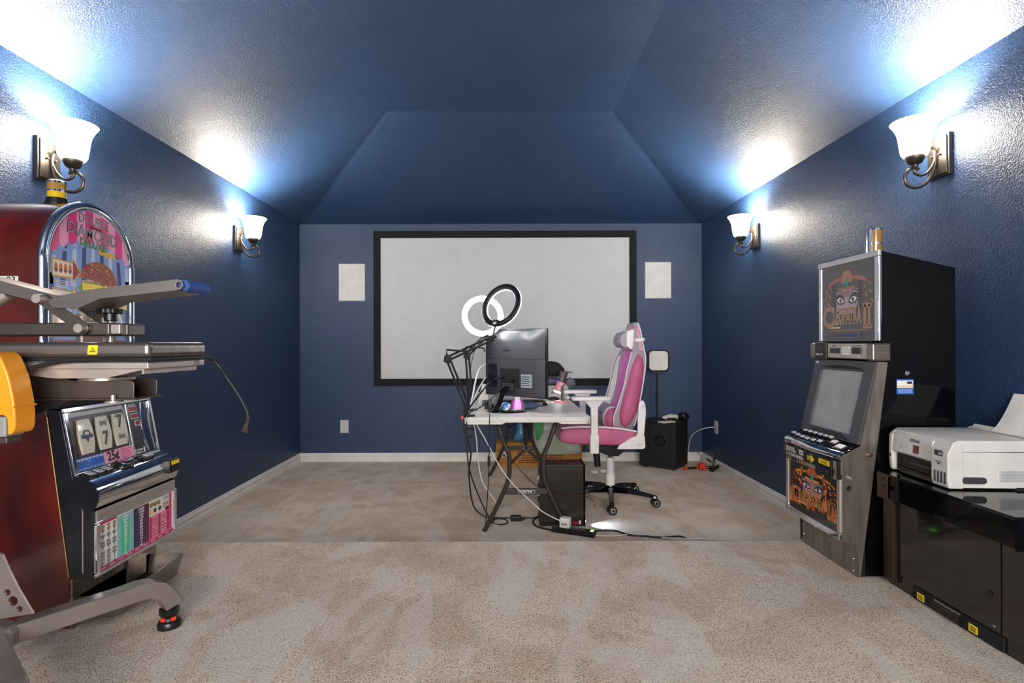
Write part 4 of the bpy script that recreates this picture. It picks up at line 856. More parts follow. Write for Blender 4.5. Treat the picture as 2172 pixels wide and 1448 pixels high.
# ---------------------------------------------------------------- folding table
TX0, TX1, TY0, TY1, TZ = -.232, .536, 3.41, 5.24, .74
TC = (TX0+TX1)/2
t = thing('folding_table', 'white plastic folding table with bent dark steel legs', 'table', (TC, 4.32, 0))
b = MB(); R_ = .035; pts = []
for cx, cy, a0 in ((TX1-R_, TY1-R_, 0), (TX0+R_, TY1-R_, PI/2), (TX0+R_, TY0+R_, PI), (TX1-R_, TY0+R_, 1.5*PI)):
    for i in range(6): a = a0+PI/2*i/5; pts.append((cx+R_*math.cos(a), cy+R_*math.sin(a)))
b.prism(pts, 'table_plastic', Matrix.Translation((0, 0, TZ-.03)), .03); tt = b.build('tabletop', t, bevel=.006, seg=3)
b = MB(); M = frame((0, TY0+.004, 0), (1, 0, 0), (0, 0, 1))
b.prism([(TX0+.02, TZ-.012), (TX1-.02, TZ-.012), (TX1-.02, TZ-.042), (.36, TZ-.042), (.335, TZ-.033), (.02, TZ-.033), (-.005, TZ-.044), (TX0+.02, TZ-.044)], 'table_plastic', M @ Matrix.Translation((0, 0, -.006)), .006); b.build('end_lip', tt, bevel=.002)
for xa in (TX0+.004, TX1-.010):
    b = MB(); b.box((xa, TY0+.03, TZ-.043), (xa+.006, TY1-.03, TZ-.02), 'table_plastic'); b.build('side_lip', tt)
for yl, yt in ((3.575, 3.60), (5.07, 5.045)):
    for sg in (-1, 1):
        b = MB(); q = lambda x, z, y=yl: (TC+sg*x, y, z)
        b.tube([q(.195, .705, yt), q(.17, .64), q(.135, .54), q(.112, .485), q(.108, .41), q(.112, .34), q(.135, .27), q(.20, .13), q(.268, .0)], .0145, 'table_tube', 10, 5); b.build('leg', t)
    b = MB(); b.box((TC-.13, yl-.008, .232), (TC+.13, yl+.008, .27), 'table_tube'); cb = b.build('cross_brace', t, bevel=.003)
    if yl < 4:
        MB_ = frame((TC, yl-.0085, .251), (1, 0, 0), (0, 0, 1)); b = MB(); b.prism([(-.05, -.010), (.05, -.010), (.055, 0), (.05, .010), (-.05, .010), (-.055, 0)], 'a_silver', MB_, .001); b.prism([(-.047, -.0075), (.047, -.0075), (.052, 0), (.047, .0075), (-.047, .0075), (-.052, 0)], 'a_black', MB_, .0016); bd_ = b.build('brand_badge', cb)
        b = MB(); b.text('LIFETIME', 0, 0, .017, 'a_white', MB_, .002, .015, 1.1); b.build('lettering', bd_)
    b = MB(); c = (TC, yl+(.08 if yl < 4 else -.08), .505)
    for sg in (-1, 1): b.tube([(TC+sg*.108, yl, .42), c], .010, 'table_tube', 8, 2, smooth=False)
    b.tube([c, (TC, yl+(.45 if yl < 4 else -.45), .70)], .011, 'table_tube', 8, 2, smooth=False); b.build('folding_strut', t)
    b = MB(); b.tube([(TC+.016*math.cos(a*PI/6), c[1]-.012, .51+.016*math.sin(a*PI/6)) for a in range(12)], .003, 'chrome', 6, 2, closed=True); b.build('lock_ring', t)
    b = MB(); b.tube([(TC-.2, yt, .70), (TC+.2, yt, .70)], .0135, 'table_tube', 8, 2, smooth=False); b.build('hinge_tube', t)

# ---------------------------------------------------------------- monitor
t = thing('monitor', 'black desktop monitor seen from behind on white folding table', 'monitor', (.06, 3.70, TZ))
A_ = Vector((-.115, 3.965, 0)); B_ = Vector((.285, 3.575, 0)); dm = (B_-A_).normalized(); wm = (B_-A_).length
MM = frame(A_, dm, (0, 0, 1))   # x along the back from far-left to near-right, y up, z towards camera
mat('monitor_back', '3b3b40', .36, c2='424247', nscale=3, bump=.04, bscale=400)
zb, zt = .832, 1.283
b = MB(); b.box((0, zb, -.012), (wm, zt, .0), 'black_plastic', MM); b.build('front_bezel', t, bevel=.003)
b = MB(); b.rect(.012, zb+.012, wm-.012, zt-.012, 'lcd', MM, -.0125); b.build('display', t)
def sect(y, top): # rounded back shell section
    out = []
    for i in range(13):
        u = i/12; x = .012+(wm-.03)*u; d = .052*(1-abs(2*u-1)**3.2)*top; out.append((x, y, max(0, d)))
    return [(.012, y, -.002)]+out+[(wm-.018, y, -.002)]
b = MB(); b.loft([sect(1.085, 1.), sect(1.20, 1.), sect(1.255, .8), sect(1.275, .35)], 'monitor_back', M=MM); b.build('upper_back_shell', t, sharp=50)
b = MB(); b.loft([sect(zb+.008, .8), sect(zb+.06, 1.08), sect(1.083, 1.08)], 'monitor_back', M=MM); sh = b.build('lower_back_shell', t, sharp=50)
b = MB(); b.box((wm*.36, .895, .03), (wm*.66, 1.02, .0585), 'black_matte', MM); b.build('port_recess', sh)
b = MB(); b.box((wm*.14, .89, .03), (wm*.30, 1.05, .0545), 'black_satin', MM); b.build('vent_cover', sh, bevel=.003)
b = MB(); mat('label_grey', '8f989c', .5); b.box((wm*.69, .90, .04), (wm*.84, .985, .0555), 'label_grey', MM)
for k in range(5): b.rect(wm*.70, .912+k*.014, wm*(.83-.02*(k % 2)), .917+k*.014, 'a_dgrey', MM, .0560)
b.build('rating_label', sh)
b = MB(); b.text('LENOVO', wm*.46, 1.14, .016, 'a_black', MM, .0535, .02, 1.1)
for x, y in ((.43, 1.185), (.43, 1.115), (.50, 1.115)): b.disc(wm*x, y-.02, .004, 'a_black', MM, .0535, 10)
b.build('back_print', t)
b = MB(); b.lathe([(0, 0), (.125, 0), (.13, .006), (.12, .012), (0, .014)], 'black_gloss', Matrix.Translation((.03, 3.70, TZ)) @ Matrix.Diagonal((1, .78, 1, 1)), 40); b.build('stand_base', t, sharp=60)
nb = MM.to_3x3() @ Vector((0, 0, 1)); cm = A_+dm*wm*.5
b = MB(); p0 = cm+nb*.03; ax = Vector((-.86, -.2, 0)).normalized(); side = Vector((.2, -.86, 0)).normalized()
L = []
for px_, py_, z, wd, th in ((-.055, 3.69, TZ+.012, .05, .02), (-.03, 3.70, TZ+.06, .045, .016), (-.005, 3.715, TZ+.12, .04, .018), (.03, 3.735, TZ+.165, .04, .02)):
    c = Vector((px_, py_, z)); L.append([c-side*wd-ax*th, c+side*wd-ax*th, c+side*wd+ax*th, c-side*wd+ax*th])
b.loft(L, 'black_gloss'); b.build('stand_neck', t, bevel=.004)
b = MB(); b.box((-.005, 3.70, TZ+.135), (.085, 3.76, TZ+.185), 'black_matte'); b.build('tilt_joint', t, bevel=.004)

# ---------------------------------------------------------------- ring lights on boom arms
mat('led_white', 'ffffff', .4, emit=14, ecol='fbfdff')
def boom(label, base, elbow, tip, ring_c, ring_n, R, lit_front, clampdir):
    t = thing('ring_light', label, 'ring light', (base[0], base[1], TZ), 0, 'ring lights on boom arms')
    base, elbow, tip, ring_c = map(Vector, (base, elbow, tip, ring_c)); n_ = Vector(ring_n).normalized()
    b = MB(); x, y = base.x, base.y
    b.box((x-.016, y-.02, TZ+.0005), (x+.045, y+.02, TZ+.010), 'black_matte'); b.box((x-.028, y-.018, TZ-.10), (x-.016, y+.018, TZ+.03), 'black_matte'); b.box((x-.028, y-.016, TZ-.085), (x+.03, y+.016, TZ-.073), 'black_matte')
    cl = b.build('clamp', t, bevel=.002)
    b = MB(); b.cyl((x+.012, y, TZ-.12), (x+.012, y, TZ-.0455), .005, 'steel', n=8); b.cyl((x+.012, y, TZ-.13), (x+.012, y, TZ-.118), .012, 'black_matte', n=12); b.build('clamp_screw', cl)
    b = MB(); b.cyl((x-.03, y-.021, TZ-.005), (x-.03, y+.0, TZ-.005), .010, 'orange_red', n=10); b.build('cable_clip', cl)
    b = MB(); b.cyl((x-.02, y, TZ+.02), base, .012, 'black_matte'); b.build('swivel_post', t)
    for a, c in ((base, elbow), (elbow, tip)):
        d = (c-a).normalized(); q = d.cross(Vector((0, 1, 0))).normalized()
        for s_ in (-.011, .011):
            b = MB(); b.tube([a+q*s_, c+q*s_], .0068, 'black_matte', 8, 2, smooth=False); b.build('arm_rod', t)
        if a is base:
            for yy in (-.014, .014): b = MB(); b.tube([a+d*.02+Vector((0, yy, 0)), a+d*.11+Vector((0, yy, 0))], .004, 'chrome', 6, 2, smooth=False); b.build('spring', t)
    b = MB(); b.pr_xz([(elbow.x-.026, elbow.z-.018), (elbow.x+.004, elbow.z-.034), (elbow.x+.022, elbow.z-.02), (elbow.x+.02, elbow.z+.012), (elbow.x-.004, elbow.z+.03), (elbow.x-.022, elbow.z+.014)], elbow.y-.016, elbow.y+.016, 'black_matte'); b.build('elbow_bracket', t, bevel=.002)
    b = MB(); b.tube([elbow+Vector((-.008, 0, .02)), elbow+Vector((-.008, 0, .055)), elbow+Vector((.11, 0, .045)), elbow+Vector((.118, 0, .02))], .006, 'black_matte', 8, 2, smooth=False); b.build('elbow_guard', t)
    up = Vector((0, 0, 1)); u = up.cross(n_).normalized(); v = n_.cross(u)
    N = 56
    def ringloop(r, off): return [ring_c+u*r*math.cos(2*PI*i/N)+v*r*math.sin(2*PI*i/N)+n_*off for i in range(N)]
    b = MB(); w_ = .018; L = [ringloop(R-w_, -.002), ringloop(R-w_, -.012), ringloop(R-w_+.004, -.016), ringloop(R+w_-.004, -.016), ringloop(R+w_, -.012), ringloop(R+w_, -.002)]; L.append(L[0]); b.loft(L, 'black_plastic', caps=False); b.build('ring_housing', t, sharp=50)
    b = MB(); L = [ringloop(R-w_, -.002), ringloop(R-w_, .005), ringloop(R-w_*.5, .011), ringloop(R+w_*.5, .011), ringloop(R+w_, .005), ringloop(R+w_, -.002)]; L.append(L[0]); b.loft(L, 'led_white', caps=False); b.build('led_diffuser', t, sharp=60)
    low = ring_c-v*R
    Mr = frame(low, u, v)
    b = MB(); b.box((-.02, -.022, -.026), (.02, .022, -.010), 'black_plastic', Mr); b.rect(-.012, -.01, .012, .006, 'a_silver', Mr @ Matrix.Rotation(PI, 4, 'Y'), .0268); b.build('switch_box', t, bevel=.003)
    b = MB(); b.tube([low-n_*.014-v*.02, (low*.5+tip*.5)-n_*.01, tip], .007, 'chrome', 8, 4); b.build('mount_bracket', t)
    b = MB(); b.tube([tip+Vector((-.03, .0, -.01)), tip+Vector((.02, 0, .012))], .011, 'black_matte', 8, 2, smooth=False); b.build('head_bracket', t)
    return t
boom('dark backed ring light facing the chair on boom arm clamped to table corner', (-.212, 3.46, .80), P(950, 760, 3.5), P(1046, 716, 3.52), P(1064, 648, 3.55), (.55, .75, -.36), .127, True, 0)
boom('glowing ring light facing the camera on rear boom arm beside the monitor', (-.212, 3.78, .80), P(991, 752, 3.78), P(1030, 712, 3.80), P(1024, 670, 3.82), (.10, -.97, .18), .122, True, 0)

# ---------------------------------------------------------------- things on the table
mat('mic_pink', 'e89aa4', .4); mat('mic_grey', '57504f', .5, .5, bump=.4, bscale=500, bdist=.001); mat('led_soft', 'ffffff', .4, emit=4)
t = thing('microphone', 'pink and grey tilted desk microphone with glowing foot ring on white table', 'microphone', (.45, 4.27, TZ))
Mm = Matrix.Translation((.45, 4.27, TZ))
b = MB(); b.lathe([(0, 0), (.054, 0), (.056, .006), (.054, .012), (.048, .015), (0, .015)], 'mic_pink', Mm, 32); b.build('base', t)
b = MB(); b.box((.440, 4.245, TZ+.015), (.462, 4.257, TZ+.135), 'black_plastic'); b.cyl((.451, 4.26, TZ+.012), (.451, 4.26, TZ+.03), .011, 'black_plastic', n=12); b.build('yoke', t, bevel=.002)
ax = Vector((.32, -.02, .95)).normalized(); Ma = frame((.418, 4.275, TZ+.075), ax.orthogonal(), ax.cross(ax.orthogonal()))
b = MB(); b.lathe([(0, .010), (.030, .010), (.030, .085), (0, .085)], 'mic_pink', Ma, 28); bo = b.build('body', t)
b = MB(); b.lathe([(0, .085), (.0295, .085), (.030, .155), (.026, .164), (0, .166)], 'mic_grey', Ma, 28); b.build('grille', t)
b = MB(); b.lathe([(0, 0), (.029, 0), (.031, .004), (.031, .011), (0, .012)], 'led_soft', Ma, 28); b.build('light_ring', t)
b = MB(); b.lathe([(0, 0), (.011, 0), (.011, .006), (.009, .008), (0, .008)], 'mic_pink', frame((.444, 4.243, TZ+.137), (1, 0, 0), (0, 0, 1)), 16); b.build('knob', bo)
t = thing('boxed_computer', 'white cardboard box with small grey fruit logo at table back', 'box', (.38, 4.78, TZ))
b = MB(); b.box((.18, 4.68, TZ), (.548, 4.93, .838), 'plastic_white'); bx = b.build('box_body', t, bevel=.003)
Ml = frame((.418, 4.6795, .778), (1, 0, 0), (0, 0, 1)); b = MB()
for z in (.806, .815, .824): b.box((.182, 4.679, z), (.547, 4.6802, z+.002), 'plastic_grey')
b.disc(-.004, 0, .009, 'plastic_grey', Ml, .0006, 16); b.disc(.004, 0, .009, 'plastic_grey', Ml, .0009, 16); b.disc(.014, .002, .005, 'plastic_white', Ml, .0012, 12); b.disc(.003, .0125, .003, 'plastic_grey', Ml, .0012, 8, .004); b.build('logo_print', bx)
def lump(b, c, r, m, n=18, k=12, amp=.1, seed=1, flat=1., M=None):
    rnd = random.Random(seed); ph = [rnd.random()*6 for _ in range(6)]; L = []
    for i in range(k+1):
        a = -PI/2+PI*i/k; lo = []
        for j in range(n):
            t_ = 2*PI*j/n; q = 1+amp*(math.sin(3*t_+ph[0])*math.cos(2*a+ph[1])+.6*math.sin(5*t_+ph[2]+3*a)+.4*math.cos(7*a+ph[3]+2*t_))
            z = math.sin(a)*r[2]*q
            lo.append((c[0]+math.cos(a)*math.cos(t_)*r[0]*q, c[1]+math.cos(a)*math.sin(t_)*r[1]*q, max(c[2]+z, c[2]-r[2]*flat)))
        L.append(lo)
    return b.loft(L, m, caps=True)
mat('purple_fluff', '6f6a72', .9, c2='6a2fc0', nscale=18, nmix=(.5, .62), bump=.6, bscale=200); mat('cloth_black', '131316', .85, bump=.3, bscale=80); mat('fur_grey', '77747a', .95, bump=.8, bscale=250)
mat('denim', '4a5878', .85, c2='3d4a68', nscale=40); mat('blue_wrap', '2f5fa0', .35, c2='dfe6ee', nscale=30, nmix=(.45, .55))
b = MB(); lump(b, (.42, 4.76, .868), (.125, .10, .031), 'purple_fluff', amp=.08, seed=3, flat=.95); b.build('fluffy_pouch', label='grey and purple fluffy pouch on the white fruit logo box', cat='pouch', loc=(.42, 4.76, .838), sharp=80)
t = thing('cap', 'black baseball cap tipped on the grey purple pouch behind microphone', 'cap', (.44, 4.77, .89))
b = MB(); lump(b, (.41, 4.77, .955), (.12, .10, .078), 'cloth_black', amp=.08, seed=5, flat=.6); b.build('crown', t, sharp=80)
b = MB(); L = []
for i in range(9):
    a = -1.0+2.0*i/8; L.append([(.50+.0*i, 4.77+.085*math.sin(a), .948), (.50+.095*math.cos(a), 4.77+.085*math.sin(a), .953-.01*math.cos(a)), (.50+.095*math.cos(a), 4.77+.085*math.sin(a), .949-.01*math.cos(a)), (.50, 4.77+.085*math.sin(a), .944)])
b.loft(L, 'cloth_black'); b.build('brim', t, sharp=60)
b = MB(); lump(b, (.56, 4.66, .868), (.030, .030, .03), 'fur_grey', amp=.05, seed=9)
rnd = random.Random(4)
for i in range(150):
    d = Vector((rnd.gauss(0, 1), rnd.gauss(0, 1), rnd.gauss(0, 1))).normalized(); p = Vector((.56, 4.66, .868))+d*.026; e = p+d*(.014+.012*rnd.random())+Vector((0, 0, -.004)); b.cyl(p, e, .0035, 'fur_grey', r1=.0004, n=4, caps=False)
b.build('fur_pompom', label='grey fuzzy fur ball hanging at the edge of the white box', cat='pompom', loc=(.56, 4.66, .838), sharp=80)
b = MB(); lump(b, (.405, 4.44, TZ+.012), (.045, .03, .0165), 'black_plastic', amp=.0, flat=.72); mo = b.build('computer_mouse', label='black computer mouse on white table beyond the monitor', cat='mouse', loc=(.405, 4.44, TZ), sharp=80)
b = MB(); lump(b, (.52, 4.52, TZ+.012), (.028, .05, .0165), 'plastic_white', amp=.0, flat=.72); b.build('computer_mouse', label='white computer mouse on table behind the pink microphone', cat='mouse', loc=(.52, 4.52, TZ), sharp=80)
t = thing('sound_bar', 'black wedge shaped sound bar on table under the monitor edge', 'sound bar', (.2, 4.05, TZ))
b = MB(); L = [[(x, 4.02, TZ+.001), (x, 4.11, TZ+.001), (x, 4.11, TZ+.04), (x, 4.05, TZ+.045), (x, 4.02, TZ+.03)] for x in (-.05, .29)]; L.append([(.325, 4.05, TZ+.001), (.325, 4.1, TZ+.001), (.325, 4.1, TZ+.022), (.325, 4.07, TZ+.024), (.325, 4.05, TZ+.012)]); b.loft(L, 'black_satin'); b.build('body', t, bevel=.003)
b = MB(); b.box((.0, 4.0195, TZ+.008), (.28, 4.021, TZ+.028), 'a_dgrey'); b.build('speaker_grille', t)
b = MB(); lump(b, (.17, 3.83, TZ+.027), (.085, .06, .027), 'denim', amp=.03, seed=2, flat=.98); b.build('denim_pouch', label='dark blue denim pouch lying on table behind the glass dome', cat='pouch', loc=(.17, 3.83, TZ), sharp=80)
mat('clear_glass', 'e8eef2', .03, trans=.9, spec=.5, alpha=.45); mat('magenta_wax', 'd018c8', .3, emit=.25)
t = thing('lava_ornament', 'clear tapered glass ornament with magenta blob standing on monitor base', 'ornament', (.098, 3.655, TZ+.013))
Mo = Matrix.Translation((.098, 3.655, TZ+.0135))
b = MB(); b.lathe([(0, 0), (.05, 0), (.05, .012), (.030, .088), (.03, .09), (0, .09)], 'clear_glass', Mo, 6); b.build('glass_body', t)
b = MB(); b.lathe([(0, .014), (.026, .014), (.027, .03), (.022, .055), (.012, .07), (0, .074)], 'magenta_wax', Mo, 16); b.build('magenta_core', t)
b = MB(); lump(b, (.020, 3.635, TZ+.040), (.030, .024, .028), 'blue_wrap', amp=.10, seed=8, flat=.9); b.build('wrapped_sweet', label='crumpled blue and white foil packet on the monitor base', cat='packet', loc=(.020, 3.635, TZ+.013), sharp=80)
t = thing('webcam', 'small black webcam standing on the table left of monitor stand', 'camera', (-.105, 3.84, TZ))
b = MB(); b.box((-.135, 3.82, TZ+.022), (-.07, 3.86, TZ+.062), 'black_plastic'); b.box((-.12, 3.825, TZ), (-.085, 3.855, TZ+.024), 'black_matte'); b.build('body', t, bevel=.004)
b = MB(); b.lathe([(0, 0), (.014, 0), (.014, .01), (.010, .012), (0, .010)], 'black_gloss', frame((-.105, 3.82, TZ+.042), (1, 0, 0), (0, 0, 1)), 16); b.build('lens', t)
t = thing('router', 'upright white wedge shaped router behind monitor at table left edge', 'router', (-.15, 4.1, TZ))
b = MB(); b.pr_xz([(-.185, TZ), (-.095, TZ), (-.105, TZ+.15), (-.145, TZ+.155)], 4.08, 4.13, 'plastic_white'); b.build('body', t, bevel=.006, seg=3)
b = MB(); b.box((-.16, 4.0795, TZ+.02), (-.12, 4.081, TZ+.024), 'plastic_grey'); b.build('light_bar', t)

# ---------------------------------------------------------------- gaming chair
mat('chair_pink', 'd982a6', .6, c2='b8a4ae', nscale=5, bump=.1, bscale=200); mat('chair_rose', 'bb5a82', .6, c2='a95276', nscale=6, bump=.1, bscale=200)
mat('chair_mag', 'dc78c4', .6, c2='b4a8b2', nscale=5, nmix=(.52, .64)); mat('chair_white', 'e8e2e2', .5); mat('chair_grey', 'a29ca2', .6); mat('chair_lgrey', 'd8d2d8', .55)
CX, CY = .81, 4.25
t = thing('gaming_chair', 'pink grey and white gaming chair with headrest pillow at the table', 'chair', (CX, CY, 0))
b = MB(); b.lathe([(0, .075), (.042, .075), (.045, .10), (.038, .125), (0, .125)], 'black_gloss', Matrix.Translation((CX, CY, 0)), 20); b.build('hub', t)
for k in range(5):
    a = math.radians(-99+72*k); d = Vector((math.cos(a), math.sin(a), 0)); s_ = Vector((-d.y, d.x, 0)); c0 = Vector((CX, CY, 0))
    b = MB(); L = []
    for r, z, w_, h_ in ((.03, .10, .026, .028), (.15, .098, .022, .022), (.29, .080, .018, .014), (.335, .074, .018, .013), (.348, .072, .012, .010)):
        p = c0+d*r; L.append([tuple(p+s_*w_+Vector((0, 0, z-h_))), tuple(p-s_*w_+Vector((0, 0, z-h_))), tuple(p-s_*w_*.7+Vector((0, 0, z+h_*.6))), tuple(p+s_*w_*.7+Vector((0, 0, z+h_*.6)))])
    b.loft(L, 'black_gloss'); lg = b.build('leg', t, bevel=.004)
    p = c0+d*.335; q = Vector((math.cos(a+.9), math.sin(a+.9), 0)) if k else Vector((.15, -1, 0)).normalized()
    if k == 1: q = Vector((.1, -1, 0)).normalized()
    b = MB(); b.cyl(p+Vector((0, 0, .045)), p+Vector((0, 0, .07)), .010, 'black_plastic'); b.box((-.014, -.010, .03), (.014, .010, .058), 'black_plastic', Matrix.Translation(p) @ Matrix.Rotation(math.atan2(q.y, q.x), 4, 'Z')); cs = b.build('caster', lg, bevel=.004)
    for e in (-1, 1):
        m_ = p+q*e*.016+Vector((0, 0, .0305)); b = MB(); b.cyl(m_-q*.011, m_+q*.011, .030, 'black_plastic', n=22); b.cyl(m_+q*e*.011, m_+q*e*.0135, .020, 'chrome', r1=.018, n=20); b.cyl(m_+q*e*.0135, m_+q*e*.015, .010, 'black_plastic', n=14); b.build('wheel', lg, bevel=.003)
b = MB(); b.cyl((CX, CY, .12), (CX, CY, .205), .034, 'chair_white', r1=.036, n=20); b.cyl((CX, CY, .205), (CX, CY, .33), .030, 'chair_lgrey', n=20); b.build('gas_lift_cover', t)
b = MB(); b.cyl((CX, CY, .29), (CX, CY, .40), .014, 'steel', n=16); b.build('gas_lift', t)
b = MB(); b.pr_xz([(CX-.14, .44), (CX+.13, .44), (CX+.10, .40), (CX+.04, .355), (CX-.02, .355), (CX-.12, .395)], CY-.10, CY+.10, 'black_satin'); b.build('tilt_mechanism', t, bevel=.008)
b = MB(); b.cyl((CX-.115, CY-.06, .385), (CX-.105, CY-.06, .275), .026, 'black_plastic', n=16, r1=.024); b.build('tension_knob', t, bevel=.004)
# seat: loft along x (front -> back)
b = MB(); L = []
for x, hw, zb_, zt_ in ((.395, .20, .50, .535), (.41, .235, .475, .56), (.46, .25, .462, .575), (.60, .255, .458, .57), (.80, .25, .455, .56), (.93, .235, .458, .555), (.985, .20, .48, .54)):
    lo = []
    for j in range(16):
        a = 2*PI*j/16; cy, cz = math.cos(a), math.sin(a); ex = .45
        lo.append((x, CY+hw*math.copysign(abs(cy)**ex, cy), (zb_+zt_)/2+(zt_-zb_)/2*math.copysign(abs(cz)**ex, cz)))
    L.append(lo)
b.loft(L, 'chair_pink'); se = b.build('seat', t, sharp=80, subsurf=1)
for sg in (-1, 1):
    b = MB(); L = []
    for x, zc, h_, w_ in ((.40, .53, .03, .02), (.43, .535, .058, .035), (.55, .533, .066, .042), (.75, .530, .066, .042), (.90, .52, .062, .04), (.98, .51, .04, .03)):
        L.append([(x, CY+sg*.243+w_*math.copysign(abs(math.cos(2*PI*j/12))**.6, math.cos(2*PI*j/12)), zc+h_*math.copysign(abs(math.sin(2*PI*j/12))**.6, math.sin(2*PI*j/12))) for j in range(12)])
    b.loft(L, 'chair_rose'); sb_ = b.build('seat_bolster', t, sharp=80, subsurf=1)
    b = MB(); b.tube([(.415, CY+sg*.268, .587), (.50, CY+sg*.272, .596), (.62, CY+sg*.275, .598), (.75, CY+sg*.273, .593), (.86, CY+sg*.27, .58), (.96, CY+sg*.262, .56)], .0065, 'chair_white', 8); b.build('piping', sb_)
# backrest: sections stacked in z
SEC = [(.545, .19, .86, .95, .02), (.60, .235, .855, .965, .07), (.68, .25, .875, .985, .085), (.78, .25, .905, 1.003, .075), (.90, .255, .93, 1.022, .065), (1.0, .265, .945, 1.035, .065), (1.08, .255, .955, 1.043, .05), (1.14, .20, .965, 1.045, .03), (1.19, .16, .968, 1.042, .015), (1.26, .145, .965, 1.035, .01), (1.31, .125, .962, 1.028, .006), (1.338, .09, .972, 1.015, 0)]
def sec_at(z):
    for a, c in zip(SEC, SEC[1:]):
        if a[0] <= z <= c[0]:
            f = (z-a[0])/(c[0]-a[0]); return [a[i]+(c[i]-a[i])*f for i in range(5)]
    return list(SEC[-1])
ZL = [SEC[0][0]+(SEC[-1][0]-SEC[0][0])*i/40 for i in range(41)]
def smooth_sec(z):
    acc = [0]*5; W_ = 0
    for k in range(-3, 4):
        q = sec_at(min(max(z+k*.014, SEC[0][0]), SEC[-1][0])); w_ = 4-abs(k); W_ += w_
        for i in range(5): acc[i] += q[i]*w_
    return [v/W_ for v in acc]
def surf(z, u, off=0.):
    _, hw, xf, xr, wg = smooth_sec(z)
    return (xf-wg*max(0, (abs(u)-.35)/.65)**1.5-off, CY+hw*u, z)
b = MB(); L = []
for z in ZL:
    _, hw, xf, xr, wg = smooth_sec(z); lo = [surf(z, -1+2*j/16) for j in range(17)]
    for j in range(13): u = 1-2*j/12; lo.append((xr-.035*abs(u)**4, CY+(hw+.012*(1-abs(u)**6))*u, z))
    L.append(lo)
b.loft(L, 'chair_grey'); bk = b.build('backrest', t, sharp=75)
def strip(name, m, u0, u1, z0, z1, off, th=.004, n=26, ease=0.):
    b = MB(); L = []
    for i in range(n):
        f = i/(n-1); z = z0+(z1-z0)*f; k = math.sin(PI*min(1, max(0, f)))**.35 if ease else 1.
        um = (u0+u1)/2; a0, a1 = um+(u0-um)*k, um+(u1-um)*k
        pts = [surf(z, a0+(a1-a0)*j/6, off) for j in range(7)]; back = [surf(z, a1-(a1-a0)*j/6, -th) for j in range(7)]
        L.append(back[:1]+[] if False else pts+back)
    b.loft(L, m); b.build(name, bk, sharp=60)
strip('centre_panel', 'chair_mag', -.64, .64, .60, 1.17, .006)
strip('head_panel', 'chair_pink', -.80, .80, 1.16, 1.325, .006, ease=1)
for sg in (-1, 1):
    strip('white_stripe', 'chair_white', sg*.75, sg*.92, .585, 1.09, .006, ease=1)
    b = MB(); L = []   # padded side bolster
    for i in range(22):
        f = i/21; z = .585+.53*f; _, hw, xf, xr, wg = smooth_sec(z); k = math.sin(PI*f)**.4; x0_ = surf(z, .93)[0]+.006; x1_ = xr-.03; xm = (x0_+x1_)/2
        x0_ = xm+(x0_-xm)*k; x1_ = xm+(x1_-xm)*k; o_ = hw+.006
        L.append([(x0_, CY+sg*hw*.9, z), (x0_, CY+sg*o_, z), (x0_+(x1_-x0_)*.2, CY+sg*(o_+.022*k), z), (x0_+(x1_-x0_)*.5, CY+sg*(o_+.030*k), z), (x0_+(x1_-x0_)*.8, CY+sg*(o_+.020*k), z), (x1_, CY+sg*o_, z), (x1_, CY+sg*hw*.9, z)])
    b.loft(L, 'chair_rose'); b.build('side_bolster', bk, sharp=80)
    b = MB(); pts = []
    for i in range(18):
        z = .60+.73*i/17; _, hw, xf, xr, wg = smooth_sec(z); pts.append((xr-.030, CY+sg*(hw+.006), z))
    b.tube(pts, .006, 'chair_lgrey', 8, 3); b.build('piping', bk)
    b = MB(); b.tube([(surf(.60+.52*i/13, .99)[0]-.002, CY+sg*(smooth_sec(.60+.52*i/13)[1]+.002), .60+.52*i/13) for i in range(14)], .0045, 'chair_lgrey', 8, 3); b.build('piping', bk)
    b = MB(); L = []   # upper shoulder side panel
    for i in range(8):
        z = 1.13+.17*i/7; _, hw, xf, xr, wg = smooth_sec(z); L.append([(xf+.012, CY+sg*hw*.9, z), (xf+.014, CY+sg*(hw+.007), z), (xr-.04, CY+sg*(hw+.012), z), (xr-.034, CY+sg*hw*.9, z)])
    b.loft(L, 'chair_pink'); b.build('shoulder_panel', bk, sharp=60)
# lumbar cushion
def barrel(y0, y1, r0, r1, m, n=5):
    b = MB(); L = []
    for i in range(n):
        f = i/(n-1); y = y0+(y1-y0)*f; r = r0+(r1-r0)*math.sin(PI/2*f)
        L.append([(.80+r*.85*math.cos(2*PI*j/18), y, .635+r*1.15*math.sin(2*PI*j/18)) for j in range(18)])
    b.loft(L, m); return b
lc = barrel(CY-.13, CY+.13, .078, .08, 'chair_grey').build('lumbar_cushion', t, sharp=60)
for sg in (-1, 1):
    barrel(CY+sg*.155, CY+sg*.128, .074, .081, 'chair_white').build('cushion_trim', lc, sharp=60)
    barrel(CY+sg*.195, CY+sg*.150, .030, .075, 'chair_rose', 7).build('cushion_end', lc, sharp=60)
b = MB(); b.tube([(.738, CY-.07, .665), (.733, CY-.04, .675), (.731, CY-.01, .662), (.733, CY+.02, .674), (.736, CY+.05, .665)], .004, 'purple_fluff', 6); b.build('embroidery', lc)
